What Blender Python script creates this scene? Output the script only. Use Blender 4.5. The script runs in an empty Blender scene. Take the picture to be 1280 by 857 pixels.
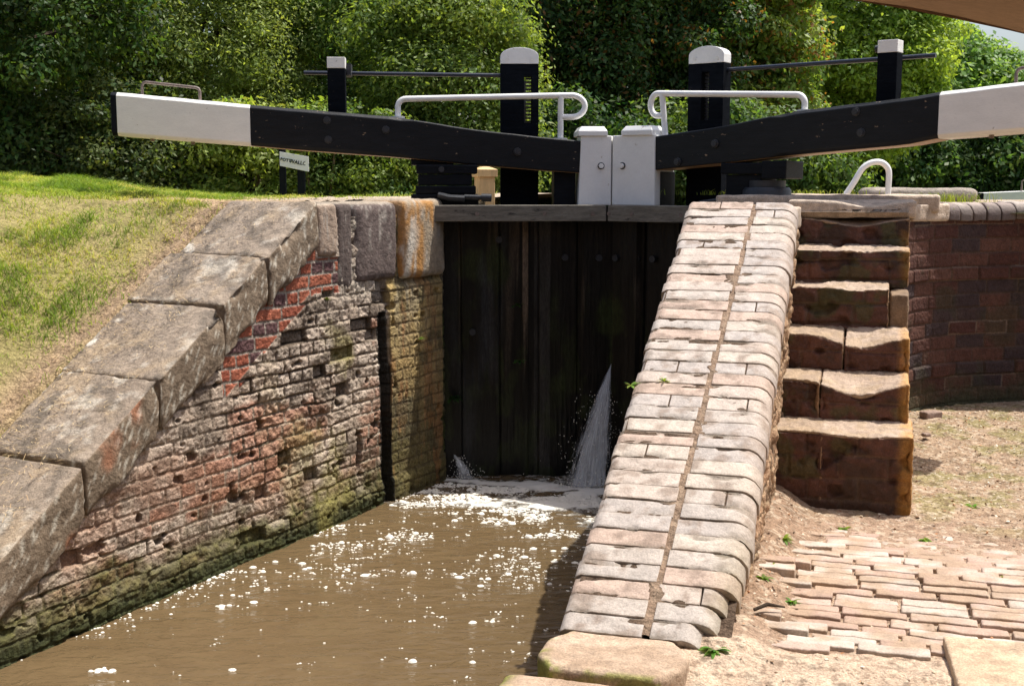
import bpy, bmesh, math, random
import numpy as np
from mathutils import Vector, Matrix

# ------------------------------------------------------------------ basics
SC = bpy.context.scene
COL = SC.collection
rng = np.random.default_rng(7)
random.seed(7)
PI = math.pi
PHI = math.radians(16.5)
CP, SP = math.cos(PHI), math.sin(PHI)

def W(u, v, z=0.0):
    """lock frame (u across, v upstream) -> world"""
    return (u * CP + v * SP, -u * SP + v * CP, z)

def sstep(a, b, x):
    t = np.clip((x - a) / (b - a), 0, 1)
    return t * t * (3 - 2 * t)

def _h(i, j, k, seed):
    n = (i * 374761393 + j * 668265263 + k * 2147483647 + seed * 1274126177) & 0xFFFFFFFF
    n = ((n ^ (n >> 13)) * 1274126177) & 0xFFFFFFFF
    n = (n ^ (n >> 16)) & 0xFFFFFFFF
    n = ((n ^ (n >> 11)) * 2246822519) & 0xFFFFFFFF
    return ((n ^ (n >> 15)) & 0xFFFFFF) / float(0xFFFFFF)

def vnoise(x, y, z=0.0, seed=0):
    x, y, z = np.broadcast_arrays(np.asarray(x, float), np.asarray(y, float), np.asarray(z, float))
    xi, yi, zi = np.floor(x).astype(np.int64), np.floor(y).astype(np.int64), np.floor(z).astype(np.int64)
    fx, fy, fz = x - xi, y - yi, z - zi
    fx, fy, fz = fx * fx * (3 - 2 * fx), fy * fy * (3 - 2 * fy), fz * fz * (3 - 2 * fz)
    r = 0
    for a in (0, 1):
        wx = fx if a else 1 - fx
        for b in (0, 1):
            wy = fy if b else 1 - fy
            for c in (0, 1):
                wz = fz if c else 1 - fz
                r = r + wx * wy * wz * _h(xi + a, yi + b, zi + c, seed)
    return r            # 0..1

def fbm(x, y, z=0.0, oct=4, seed=0, gain=0.5):
    s, a, t = 0, 1.0, 0
    f = 1.0
    for o in range(oct):
        s = s + a * vnoise(np.asarray(x) * f, np.asarray(y) * f, np.asarray(z) * f, seed + o * 17)
        t += a
        a *= gain
        f *= 2.03
    return s / t

def mixc(c0, c1, f):
    f = np.asarray(f)[..., None]
    return np.asarray(c0) * (1 - f) + np.asarray(c1) * f

def new_mesh_obj(name, verts, faces, mat, parent=None, cols=None, smooth=True):
    me = bpy.data.meshes.new(name)
    verts = np.asarray(verts, dtype=np.float32).reshape(-1, 3)
    if isinstance(faces, np.ndarray):
        nf, k = faces.shape
        me.vertices.add(len(verts)); me.vertices.foreach_set('co', verts.ravel())
        me.loops.add(nf * k); me.loops.foreach_set('vertex_index', faces.astype(np.int32).ravel())
        me.polygons.add(nf)
        me.polygons.foreach_set('loop_start', np.arange(0, nf * k, k, dtype=np.int32))
        me.update(calc_edges=True)
    else:
        me.from_pydata([tuple(map(float, v)) for v in verts], [], faces)
        me.update()
    if cols is not None:
        at = me.color_attributes.new('Col', 'FLOAT_COLOR', 'POINT')
        c4 = np.ones((len(verts), 4), dtype=np.float32)
        c4[:, :3] = np.clip(np.asarray(cols).reshape(-1, 3), 0, 1)
        at.data.foreach_set('color', c4.ravel())
    me.polygons.foreach_set('use_smooth', np.full(len(me.polygons), bool(smooth)))
    if mat: me.materials.append(mat)
    o = bpy.data.objects.new(name, me)
    COL.objects.link(o)
    if parent is not None: o.parent = parent
    return o

def tag(o, label=None, cat=None, group=None, kind=None):
    if label: o['label'] = label
    if cat: o['category'] = cat
    if group: o['group'] = group
    if kind: o['kind'] = kind
    return o

def empty(name, label, cat, group=None, loc=(0, 0, 0)):
    """an Empty; children are built in WORLD coordinates and get the inverse offset"""
    o = bpy.data.objects.new(name, None)
    COL.objects.link(o); o.location = loc; o.empty_display_size = .1
    return tag(o, label, cat, group)

def rebase(root):
    """children meshes were modelled in world coordinates: shift their data so that they sit under root"""
    L = Vector(root.location)
    done = set()
    for ch in root.children_recursive:
        if ch.parent == root: 
            pass
        if ch.type == 'MESH' and ch.data.name not in done:
            done.add(ch.data.name)
            ch.data.transform(Matrix.Translation(-L))

# ------------------------------------------------------------------ mesh builders
class MB:
    def __init__(s): s.v = []; s.f = []; s.c = []; s.col = (0.5, 0.5, 0.5)
    def add(s, vs, fs, col=None):
        b = len(s.v); s.v += [tuple(p) for p in vs]; s.f += [tuple(i + b for i in f) for f in fs]
        s.c += [tuple(col or s.col)] * len(vs)
    def hexa(s, p, col=None):       # p: 4 bottom ccw, 4 top ccw
        s.add(p, [(3, 2, 1, 0), (4, 5, 6, 7), (0, 1, 5, 4), (1, 2, 6, 5), (2, 3, 7, 6), (3, 0, 4, 7)], col)
    def box(s, G, t0, t1, d0, d1, z0, z1, col=None):
        p = [G(t0, d0, z0), G(t1, d0, z0), G(t1, d1, z0), G(t0, d1, z0), G(t0, d0, z1), G(t1, d0, z1), G(t1, d1, z1), G(t0, d1, z1)]
        s.hexa(p, col)
    def prism(s, G, outline, d0, d1, col=None):     # outline in (t,z)
        n = len(outline)
        vs = [G(t, d0, z) for t, z in outline] + [G(t, d1, z) for t, z in outline]
        fs = [tuple(range(n))[::-1], tuple(range(n, 2 * n))]
        fs += [(i, (i + 1) % n, n + (i + 1) % n, n + i) for i in range(n)]
        s.add(vs, fs, col)
    def tube(s, pts, r, seg=10, caps=True, col=None):
        pts = [Vector(p) for p in pts]
        rr = r if hasattr(r, '__len__') else [r] * len(pts)
        vs = []; fs = []
        up = Vector((0.13, 0.27, 0.95)).normalized()
        prev = None
        for i, p in enumerate(pts):
            a = pts[max(i - 1, 0)]; b = pts[min(i + 1, len(pts) - 1)]
            d = (b - a).normalized()
            if prev is None:
                x = d.cross(up)
                if x.length < 0.1: x = d.cross(Vector((1, 0, 0)))
            else:
                x = prev - d * prev.dot(d)
            x.normalize(); y = d.cross(x); prev = x
            for k in range(seg):
                an = 2 * PI * k / seg
                vs.append(p + (x * math.cos(an) + y * math.sin(an)) * rr[i])
        for i in range(len(pts) - 1):
            for k in range(seg):
                k2 = (k + 1) % seg
                fs.append((i * seg + k, i * seg + k2, (i + 1) * seg + k2, (i + 1) * seg + k))
        if caps:
            fs.append(tuple(range(seg))[::-1]); fs.append(tuple(range((len(pts) - 1) * seg, len(pts) * seg)))
        s.add(vs, fs, col)
    def build(s, name, mat, parent=None, bevel=0.0, seg=2, smooth=False, cols=False):
        o = new_mesh_obj(name, s.v, s.f, mat, parent, s.c if cols else None, smooth)
        bm = bmesh.new(); bm.from_mesh(o.data)
        bmesh.ops.recalc_face_normals(bm, faces=bm.faces)
        if bevel > 0:
            bmesh.ops.bevel(bm, geom=[e for e in bm.edges if e.is_manifold and e.calc_face_angle(0) > 0.5], offset=bevel, segments=seg, profile=.6, affect='EDGES', clamp_overlap=True)
        bm.to_mesh(o.data); bm.free()
        if smooth:
            o.data.polygons.foreach_set('use_smooth', np.full(len(o.data.polygons), True))
            try: o.data.set_sharp_from_angle(angle=math.radians(40))
            except Exception: pass
        return o

def arc(c, r, a0, a1, n, ax1, ax2):
    c = Vector(c); ax1 = Vector(ax1); ax2 = Vector(ax2)
    return [c + ax1 * (r * math.cos(a0 + (a1 - a0) * i / n)) + ax2 * (r * math.sin(a0 + (a1 - a0) * i / n)) for i in range(n + 1)]

def lines(h, r, n):
    r = min(r, h * .9)
    inner = list(np.linspace(-h + r, h - r, n + 1))
    return np.array([-h, -h + r * .15, -h + r * .45] + inner + [h - r * .45, h - r * .15, h])

def rbox(sx, sy, sz, r, n=(4, 4, 3)):
    """rounded box centred on 0: verts, faces(quads array), normals, unit coords"""
    L = [lines(sx / 2, r, n[0]), lines(sy / 2, r, n[1]), lines(sz / 2, r, n[2])]
    N = [len(l) for l in L]
    idx = {}; P = []
    def vid(i, j, k):
        key = (i, j, k)
        if key not in idx:
            idx[key] = len(P); P.append((L[0][i], L[1][j], L[2][k]))
        return idx[key]
    F = []
    for i in range(N[0] - 1):
        for j in range(N[1] - 1):
            F.append((vid(i, j, N[2]-1), vid(i+1, j, N[2]-1), vid(i+1, j+1, N[2]-1), vid(i, j+1, N[2]-1)))
            F.append((vid(i, j, 0), vid(i, j+1, 0), vid(i+1, j+1, 0), vid(i+1, j, 0)))
    for i in range(N[0] - 1):
        for k in range(N[2] - 1):
            F.append((vid(i, 0, k), vid(i+1, 0, k), vid(i+1, 0, k+1), vid(i, 0, k+1)))
            F.append((vid(i, N[1]-1, k), vid(i, N[1]-1, k+1), vid(i+1, N[1]-1, k+1), vid(i+1, N[1]-1, k)))
    for j in range(N[1] - 1):
        for k in range(N[2] - 1):
            F.append((vid(0, j, k), vid(0, j, k+1), vid(0, j+1, k+1), vid(0, j+1, k)))
            F.append((vid(N[0]-1, j, k), vid(N[0]-1, j+1, k), vid(N[0]-1, j+1, k+1), vid(N[0]-1, j, k+1)))
    P = np.array(P)
    h = np.array([sx, sy, sz]) / 2
    rr = min(r, h.min() * .9)
    c = np.clip(P, -(h - rr), h - rr)
    d = P - c
    ln = np.linalg.norm(d, axis=1, keepdims=True); ln[ln == 0] = 1
    nrm = d / ln
    Q = c + nrm * rr
    return Q, np.array(F), nrm, P / h

class Soup:
    """collects quads with vertex colours in numpy"""
    def __init__(s): s.V = []; s.F = []; s.C = []; s.n = 0
    def add(s, V, F, C):
        V = np.asarray(V); C = np.asarray(C)
        if C.ndim == 1: C = np.tile(C, (len(V), 1))
        s.V.append(V); s.F.append(np.asarray(F) + s.n); s.C.append(C); s.n += len(V)
    def build(s, name, mat, parent=None, smooth=True):
        return new_mesh_obj(name, np.vstack(s.V), np.vstack(s.F), mat, parent, np.vstack(s.C), smooth)

def grid_faces(nx, ny):
    i, j = np.meshgrid(np.arange(nx - 1), np.arange(ny - 1), indexing='ij')
    a = i * ny + j
    return np.stack([a, a + ny, a + ny + 1, a + 1], -1).reshape(-1, 4)

# ------------------------------------------------------------------ materials
def nodes_of(name):
    m = bpy.data.materials.new(name); m.use_nodes = True
    nt = m.node_tree; nt.nodes.clear()
    out = nt.nodes.new('ShaderNodeOutputMaterial')
    return m, nt, out

def N_(nt, t, **kw):
    n = nt.nodes.new(t)
    for k, v in kw.items():
        if k.startswith('i_'):
            n.inputs[k[2:].replace('_', ' ')].default_value = v
        else: setattr(n, k, v)
    return n

def objcoord(nt, scale=(1, 1, 1)):
    tc = nt.nodes.new('ShaderNodeNewGeometry')
    mp = nt.nodes.new('ShaderNodeMapping'); mp.inputs['Scale'].default_value = scale
    nt.links.new(tc.outputs['Position'], mp.inputs['Vector'])
    return mp.outputs['Vector']

def mul_rgb(nt, a, fac_socket, lo, hi):
    """a * maprange(fac, lo, hi)"""
    mr = N_(nt, 'ShaderNodeMapRange'); mr.inputs['From Min'].default_value = .3; mr.inputs['From Max'].default_value = .7
    mr.inputs['To Min'].default_value = lo; mr.inputs['To Max'].default_value = hi
    nt.links.new(fac_socket, mr.inputs['Value'])
    mx = N_(nt, 'ShaderNodeVectorMath', operation='SCALE')
    nt.links.new(a, mx.inputs[0]); nt.links.new(mr.outputs[0], mx.inputs['Scale'])
    return mx.outputs[0]

def surf_mat(name, rough=.85, n1=90, a1=.25, n2=12, a2=.15, bump=.004, bscale=120, spec=.3, bscale2=None, stretch=(1, 1, 1), color=None, tint=None):
    m, nt, out = nodes_of(name)
    b = N_(nt, 'ShaderNodeBsdfPrincipled'); b.inputs['Roughness'].default_value = rough
    b.inputs['Specular IOR Level'].default_value = spec
    nt.links.new(b.outputs[0], out.inputs[0])
    co = objcoord(nt, stretch)
    if color is None:
        at = N_(nt, 'ShaderNodeAttribute', attribute_name='Col'); base = at.outputs['Color']
    else:
        rg = N_(nt, 'ShaderNodeRGB'); rg.outputs[0].default_value = (*color, 1); base = rg.outputs[0]
    t1 = N_(nt, 'ShaderNodeTexNoise', i_Scale=n1, i_Detail=4.0, i_Roughness=.65); nt.links.new(co, t1.inputs['Vector'])
    t2 = N_(nt, 'ShaderNodeTexNoise', i_Scale=n2, i_Detail=5.0, i_Roughness=.6); nt.links.new(co, t2.inputs['Vector'])
    c = mul_rgb(nt, base, t1.outputs['Fac'], 1 - a1, 1 + a1)
    c = mul_rgb(nt, c, t2.outputs['Fac'], 1 - a2, 1 + a2)
    if tint:        # (colour, noise scale, threshold, softness, stretch)
        tn = N_(nt, 'ShaderNodeTexNoise', i_Scale=tint[1], i_Detail=5.0, i_Roughness=.7)
        nt.links.new(objcoord(nt, tint[4]), tn.inputs['Vector'])
        mr = N_(nt, 'ShaderNodeMapRange'); mr.inputs['From Min'].default_value = tint[2]; mr.inputs['From Max'].default_value = tint[2] + tint[3]
        nt.links.new(tn.outputs['Fac'], mr.inputs['Value'])
        mx = N_(nt, 'ShaderNodeMix', data_type='RGBA')
        nt.links.new(mr.outputs[0], mx.inputs[0]); nt.links.new(c, mx.inputs[6]); mx.inputs[7].default_value = (*tint[0], 1)
        c = mx.outputs[2]
    nt.links.new(c, b.inputs['Base Color'])
    tb = N_(nt, 'ShaderNodeTexNoise', i_Scale=bscale, i_Detail=6.0, i_Roughness=.7); nt.links.new(co, tb.inputs['Vector'])
    bp = N_(nt, 'ShaderNodeBump', i_Strength=1.0, i_Distance=bump)
    nt.links.new(tb.outputs['Fac'], bp.inputs['Height'])
    if bscale2:
        tb2 = N_(nt, 'ShaderNodeTexNoise', i_Scale=bscale2, i_Detail=3.0); nt.links.new(co, tb2.inputs['Vector'])
        bp2 = N_(nt, 'ShaderNodeBump', i_Strength=1.0, i_Distance=bump * 3)
        nt.links.new(tb2.outputs['Fac'], bp2.inputs['Height']); nt.links.new(bp.outputs[0], bp2.inputs['Normal'])
        nt.links.new(bp2.outputs[0], b.inputs['Normal'])
    else: nt.links.new(bp.outputs[0], b.inputs['Normal'])
    return m

def leaf_mat(name, rough=.5, trans=.48, spec=.25):
    m, nt, out = nodes_of(name)
    at = N_(nt, 'ShaderNodeAttribute', attribute_name='Col')
    b = N_(nt, 'ShaderNodeBsdfPrincipled'); b.inputs['Roughness'].default_value = rough
    b.inputs['Specular IOR Level'].default_value = spec
    nt.links.new(at.outputs['Color'], b.inputs['Base Color'])
    tr = N_(nt, 'ShaderNodeBsdfTranslucent')
    mx = N_(nt, 'ShaderNodeVectorMath', operation='MULTIPLY'); mx.inputs[1].default_value = (1.7, 1.6, .6)
    nt.links.new(at.outputs['Color'], mx.inputs[0]); nt.links.new(mx.outputs[0], tr.inputs['Color'])
    ms = N_(nt, 'ShaderNodeMixShader'); ms.inputs[0].default_value = trans
    nt.links.new(b.outputs[0], ms.inputs[1]); nt.links.new(tr.outputs[0], ms.inputs[2]); nt.links.new(ms.outputs[0], out.inputs[0])
    return m

M = {}
M['brick'] = surf_mat('weathered_brick', .9, 110, .38, 25, .22, .004, 150, .2, 45)
M['stone'] = surf_mat('sandstone', .85, 160, .3, 22, .22, .0025, 170, .25, 40)
M['coping_brick'] = surf_mat('engineering_brick', .7, 130, .2, 18, .16, .0015, 180, .35, 40)
M['earth'] = surf_mat('earth', .95, 120, .4, 14, .2, .006, 90, .1, 30)
M['grassbase'] = surf_mat('turf', .95, 60, .35, 6, .25, .01, 60, .1)
M['leaf'] = leaf_mat('leaf')
M['blade'] = leaf_mat('grass_blade', .6, .35, .2)
M['bark'] = surf_mat('bark', .9, 30, .4, 6, .3, .02, 25, .2, stretch=(1, 1, .3), color=(.07, .05, .035))
M['black'] = surf_mat('black_paint', .45, 60, .2, 8, .3, .0016, 45, .10, stretch=(1, 1, 6), color=(.006, .0075, .0105), tint=((.05, .045, .04), 26, .68, .05, (1, 1, 1)))
M['white'] = surf_mat('white_paint', .5, 60, .04, 7, .05, .001, 60, .4, stretch=(1, 1, 3), color=(.78, .77, .73), tint=((.36, .32, .26), 30, .67, .04, (1, 1, 1.6)))
M['white_clean'] = surf_mat('white_gloss_paint', .35, 60, .03, 7, .05, .0006, 60, .5, color=(.8, .8, .78), tint=((.42, .36, .28), 30, .66, .08, (1, 1, .5)))
M['under'] = surf_mat('bare_timber', .8, 60, .2, 8, .2, .002, 60, .3, color=(.33, .21, .11))
M['iron'] = surf_mat('iron', .5, 80, .2, 10, .2, .001, 80, .5, color=(.02, .022, .027))
M['galv'] = surf_mat('rusty_steel', .5, 80, .3, 20, .3, .001, 80, .5, color=(.16, .12, .10))
M['plank'] = surf_mat('weathered_timber', .8, 70, .3, 12, .35, .003, 40, .3, stretch=(.6, .6, 6), color=(.17, .155, .125), tint=((.035, .03, .025), 9, .6, .1, (1, 1, 4)))
M['newwood'] = surf_mat('new_softwood', .6, 50, .12, 6, .15, .001, 60, .3, stretch=(4, 4, .6), color=(.62, .42, .2), tint=((.35, .2, .08), 14, .62, .05, (3, 3, .4)))
M['gatewood'] = surf_mat('wet_gate_timber', .4, 60, .5, 8, .5, .004, 25, .25, stretch=(2.5, 2.5, .5))
M['foam'] = surf_mat('foam', .6, 200, .05, 50, .08, .004, 200, .4, color=(.85, .82, .74))
M['bridge'] = surf_mat('bridge_plaster', .9, 60, .12, 5, .15, .002, 60, .2, color=(.36, .24, .15), tint=((.2, .13, .08), 3.0, .6, .1, (1, 1, 1)))
M['leafdry'] = surf_mat('dry_leaf', .8, 50, .2, 5, .1, .001, 60, .2)
M['sign_ink'] = surf_mat('sign_lettering', .5, 50, .1, 5, .1, .0005, 60, .3, color=(.03, .045, .04))
SUNDIR = (.40, .17, 1.0); SUNK = 4.0; SKYK = .125; EXPO = .6
# ================================================================== LEFT WING WALL
LA = np.array([-2.138, 4.788]); LD = np.array([.4579, .8891]); LN = np.array([.8891, -.4579])
def LP(s, d, z):
    s, d, z = np.broadcast_arrays(s, d, z)
    return np.stack([LA[0] + LD[0] * s + LN[0] * d, LA[1] + LD[1] * s + LN[1] * d, z], -1)
def zcop(s):
    s = np.asarray(s, float)
    z = -.098 - .648 * (2.224 - s)
    z = np.where(s > 2.224, -.105, z)
    return np.where(s < -.05, np.maximum(z, -1.62), z)

def brick_pattern(s, z, bl=.225, bh=.082, header_mix=True, seed=0, warp=.006):
    ws = s + (fbm(s * 6, z * 6, 0, 2, seed + 5) - .5) * warp * 2
    wz = z + (fbm(s * 3, z * 3, 3, 2, seed + 9) - .5) * warp * 3 + (vnoise(s * 9, z * 9, 0, seed + 3) - .5) * warp
    row = np.floor(wz / bh).astype(np.int64)
    zl = wz - row * bh
    L = np.where(row % 2 == 0, bl, bl / 2) if header_mix else np.full_like(wz, bl)
    off = _h(row, row * 0, row * 0, seed + 11) * .05 + np.where(row % 2 == 0, 0, bl / 4)
    q = (ws + off) / L
    ci = np.floor(q).astype(np.int64)
    sl = (q - ci) * L
    d = np.minimum(np.minimum(sl, L - sl), np.minimum(zl, bh - zl))
    r1 = _h(ci, row, row * 0 + 1, seed); r2 = _h(ci, row, row * 0 + 2, seed); r3 = _h(ci, row, row * 0 + 3, seed)
    return d, r1, r2, r3, row, ci

def in_slot(s, z):
    c = 2.913 - .02 * (z + 1.4) + .012 * (vnoise(s * 0, z * 5, 0, 77) - .5) * 2
    return ((np.abs(s - c) < .036) & (z < -.80)).astype(float)

def build_left_wall():
    root = empty('brick_wall', 'eroded red and grey brick wing wall with a sloping sandstone coping left of the water', 'wall', loc=(-1.2, 6.6, -2.1))
    ns, nz = 760, 400
    S = np.linspace(-.9, 3.6, ns)[:, None] + np.zeros((1, nz))
    ztop = np.where(S < 2.24, zcop(S) - .12, -.2)
    K = np.linspace(0, 1, nz)[None, :]
    Z = -2.25 + (ztop + 2.25) * K
    d, r1, r2, r3, row, ci = brick_pattern(S, Z, .218, .0735, True, 3, .009)
    # zones
    below = zcop(S) - .27 - Z                                 # distance below the coping
    newb = ((S > 1.42) & (S < 2.47) & (below < .24 + .05 * (r1 - .5)) & (S < 2.47)).astype(float)
    newb = np.where((S > 2.24) & (Z > -.43), 0, newb); newb = np.where((S > 2.24) & (Z < -.75), 0, newb)
    quoin = sstep(2.955, 2.965, S)
    low = sstep(-1.25, -1.75, Z)
    ero = fbm(S * 2.2, Z * 2.6, 0, 4, 21)                       # patches of heavy erosion
    e = np.clip((ero - .35) * 2.4, 0, 1) * (1 - newb) * (1 - .6 * quoin)
    mort = 1 - sstep(.003, .012, d)
    fine = fbm(S * 45, Z * 45, 0, 4, 31)
    mid = fbm(S * 14, Z * 18, 0, 4, 41)
    mort = mort * (1 - .3 * quoin)
    dep = .004 - mort * (.004 + .011 * e * (r2 > .45)) \
        - e * r1 * .012 - e * (mid - .5) * .028 + (fine - .5) * .016 * (.5 + e)
    gone = (r3 > .93) & (e > .25)
    dep = np.where(gone, dep - .03, dep)
    # pitted cavities
    pit = sstep(.70, .78, fbm(S * 11, Z * 14, 4, 4, 51)) * (1 - newb)
    dep = dep - pit * .022
    bumps = (fbm(S * 1.3, Z * 1.6, 0, 3, 61) - .5) * .035
    dep = dep + bumps * (1 - newb)
    # footing ledge near the water: slightly proud, mossy
    dep = dep + .02 * sstep(-1.82, -1.9, Z + (mid - .5) * .1)
    dep = dep + quoin * (.022 * sstep(-.62, -.66, Z))
    # the joint between the quoin and the wall, vertical
    slot = in_slot(S, Z)
    dep = np.where(slot > 0, -.16, dep)
    hole = (((S - 2.63 - .05 * (Z + 1.6)) / .035) ** 2 + ((Z + 1.62) / .12) ** 2) + (mid - .5) * .8 < 1
    dep = np.where(hole, -.09, dep)
    rubble = sstep(.12, .0, below) * (1 - newb) * (S < 2.2)
    dep = dep + rubble * (mid - .5) * .06
    V = LP(S, dep, Z)
    # colours (materials, dirt and growths; pits, slot and hole darkened)
    red = mixc((.34, .17, .11), (.44, .25, .18), r1)
    purple = np.array([.12, .065, .065])
    newc = np.where((r2 > .68)[..., None], purple, mixc((.36, .12, .07), (.27, .075, .045), r1))
    newc = np.where((mort > .5)[..., None], np.array([.28, .24, .2]), newc)
    lime = mixc((.40, .33, .26), (.60, .53, .44), r2 * .6 + fine * .5)
    grime = np.array([.10, .075, .055])
    L1 = fbm(S * 3.2, Z * 4.5, 1, 5, 71)
    c = mixc(red, lime, np.clip(sstep(.32, .54, L1 + .20 * sstep(-1.55, -.9, Z) - .05 + (r3 - .5) * .2), 0, 1) * .85)
    c = mixc(c, np.array([.36, .26, .18]), .35 * sstep(.4, .7, fbm(S * 5, Z * 5, 8, 4, 73)))
    c = mixc(c, grime, .7 * sstep(.50, .68, fbm(S * 7, Z * 9, 2, 5, 81)))
    c = np.where((mort > .5)[..., None], mixc(np.array([.38, .31, .24]), np.array([.12, .09, .065]), sstep(.4, .65, fbm(S * 4, Z * 4, 5, 3, 83))), c)
    c = mixc(c, np.array([.045, .035, .025]), np.clip(pit * .85 + gone * .6, 0, .9))
    # red band lower left
    band = sstep(-1.2, -1.4, Z) * sstep(-1.88, -1.7, Z) * sstep(2.6, 1.6, S)
    c = mixc(c, mixc((.36, .19, .12), (.30, .15, .09), fine), band * .45 * sstep(.35, .6, fbm(S * 4, Z * 7, 9, 4, 85)))
    c = mixc(c, newc, newb)
    # moss and algae towards the water, orange and yellow lichen on the quoin
    mo = sstep(-1.62, -1.88, Z + (L1 - .5) * .35 + (mid - .5) * .2)
    c = mixc(c, mixc((.05, .05, .02), (.12, .115, .03), fine * 1.3 - .2), mo * .88)
    wet = sstep(-1.86, -1.97, Z + (mid - .5) * .06)
    c = mixc(c, mixc((.022, .028, .014), (.05, .06, .02), fine), wet * .9)
    ye = sstep(.55, .72, fbm(S * 4, Z * 3, 12, 4, 91) + .2 * np.exp(-((S - 2.25) / .3) ** 2 - ((Z + 1.42) / .12) ** 2))
    c = mixc(c, np.array([.27, .24, .07]), ye * .55 * sstep(1.6, 2.3, S) * sstep(-.6, -.9, Z))
    qc = mixc((.42, .31, .12), (.20, .135, .06), fbm(S * 6, Z * 1.4, 7, 4, 93))
    qc = mixc(qc, np.array([.42, .38, .28]), .6 * sstep(.52, .66, fbm(S * 18, Z * 4, 7, 4, 95)) * sstep(-1.1, -.5, Z))
    qc = mixc(qc, np.array([.06, .06, .025]), sstep(-1.2, -1.7, Z + (mid - .5) * .6) * .75)
    qc = mixc(qc, np.array([.30, .14, .05]), .6 * sstep(.52, .66, fbm(S * 16, Z * 3.5, 17, 4, 97)))
    qc = mixc(qc, np.array([.07, .065, .03]), .75 * sstep(.5, .64, fbm(S * 9, Z * 7, 27, 4, 98)))
    qc = mixc(qc, np.array([.05, .035, .025]), mort * .7)
    c = mixc(c, qc, quoin * .92)
    slot2 = ((np.abs(S - 2.913 + .02 * (Z + 1.4)) < .052) & (Z < -.79)).astype(float)
    c = mixc(c, np.array([.012, .011, .009]), np.maximum(slot, slot2) * .95)  # slot and its rim coloured near black
    c = mixc(c, np.array([.03, .026, .02]), hole * .85)
    # grey lime wash just below the tall stones
    gw = sstep(.75, .62, -Z) * (S > 2.45) * (S < 2.95)
    c = mixc(c, mixc((.30, .25, .2), (.42, .38, .31), fine), gw * .7)
    new_mesh_obj('brickwork', V.reshape(-1, 3), grid_faces(ns, nz), M['brick'], root, c.reshape(-1, 3))
    # solid body behind, and the return towards the gate
    mb = MB()
    def G(s, d, z): return tuple(LP(s, d, z))
    mb.box(G, .4, 3.0, -.34, -.2, -2.6, -1.75)
    mb.build('wall_core', surf_mat('wall_core', color=(.12, .09, .07)), root)

    # ---- sloping coping stones
    joints = [-.62, -.08, .475, .955, 1.43, 1.79, 2.235]
    for i in range(len(joints) - 1):
        s0, s1 = joints[i] + .003, joints[i + 1] - .003
        w = .66 + .03 * math.sin(i * 2.1); th = .275
        Q, F, Nn, U = rbox(s1 - s0, w, th, .018, (26, 34, 14))
        sm = (s0 + s1) / 2
        s = sm + Q[:, 0]
        slope = .648 if i > 0 else .55
        zc = float(zcop(sm)) - .008 * (i % 2)
        z = zc - th / 2 + Q[:, 2] + slope * Q[:, 0]
        dd = .032 + .006 * math.sin(i * 3) - w / 2 - Q[:, 1] * -1   # +y local -> outward
        P = LP(s, dd, z)
        n3 = fbm(P[:, 0] * 5, P[:, 1] * 5, P[:, 2] * 5, 4, 100 + i)
        n4 = fbm(P[:, 0] * 30, P[:, 1] * 30, P[:, 2] * 30, 3, 130 + i)
        # direction of displacement
        nw = Nn[:, [0]] * np.array([[LD[0], LD[1], 0.3]]) + Nn[:, [1]] * np.array([[LN[0], LN[1], 0]]) + Nn[:, [2]] * np.array([[0, 0, 1]])
        edge = np.exp(-((U[:, 1] - 1) / .12) ** 2) * np.exp(-((U[:, 2] - 1) / .4) ** 2)
        bad = sstep(.55, .7, fbm(P[:, 0] * 6, P[:, 1] * 6, P[:, 2] * 6, 3, 150 + i))
        n5 = fbm(P[:, 0] * 70, P[:, 1] * 70, P[:, 2] * 70, 2, 133)
        disp = (n3 - .5) * .022 + (n4 - .5) * .009 + (n5 - .5) * .004 - edge * (.006 + .05 * bad)
        bott = np.exp(-((U[:, 2] + 1) / .25) ** 2) * (U[:, 1] > .5)
        disp -= bott * .03 * sstep(.4, .6, fbm(P[:, 0] * 9, P[:, 1] * 9, P[:, 2] * 9, 3, 170))
        P = P + nw * disp[:, None]
        top = sstep(.5, .9, Nn[:, 2])
        ct = mixc((.24, .19, .145), (.33, .27, .21), n3 * 1.4 - .2)
        ct = mixc(ct, np.array([.40, .30, .19]), .45 * sstep(.5, .7, fbm(P[:, 0] * 8, P[:, 1] * 8, 0, 4, 180)))
        ct = mixc(ct, np.array([.50, .46, .39]), .6 * sstep(.62, .67, fbm(P[:, 0] * 5 + i * 3, P[:, 1] * 5, 0, 5, 187)))
        ct = mixc(ct, np.array([.10, .085, .07]), .6 * sstep(.52, .7, fbm(P[:, 0] * 13, P[:, 1] * 13, 0, 4, 185)))
        lich = sstep(.66, .7, fbm(P[:, 0] * 14, P[:, 1] * 14, P[:, 2] * 14, 3, 190)) * (.25 + .9 * sstep(-.5, -1, U[:, 1]))
        ct = mixc(ct, np.array([.68, .64, .56]), np.clip(lich, 0, .9))
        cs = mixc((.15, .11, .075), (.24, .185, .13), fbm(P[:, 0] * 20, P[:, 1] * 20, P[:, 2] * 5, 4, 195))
        spk = sstep(.70, .74, vnoise(P[:, 0] * 70, P[:, 1] * 70, P[:, 2] * 45, 197))
        cs = mixc(cs, np.array([.5, .46, .38]), spk * .8)
        cs = mixc(cs, np.array([.36, .14, .07]), .6 * sstep(.62, .72, fbm(P[:, 0] * 5, P[:, 1] * 5, P[:, 2] * 5, 3, 199)) * (i < 3))
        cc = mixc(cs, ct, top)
        new_mesh_obj('coping_stone', P, F, M['stone'], root, cc)
    # ---- tall stones at the top
    blocks = [(2.245, 2.435, -.42, .015, (.33, .25, .19)), (2.445, 2.60, -.62, .0, (.11, .085, .075)), (2.61, 3.075, -.60, .012, (.13, .10, .09)), (3.09, 3.615, -.61, .045, (.30, .24, .17))]
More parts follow.
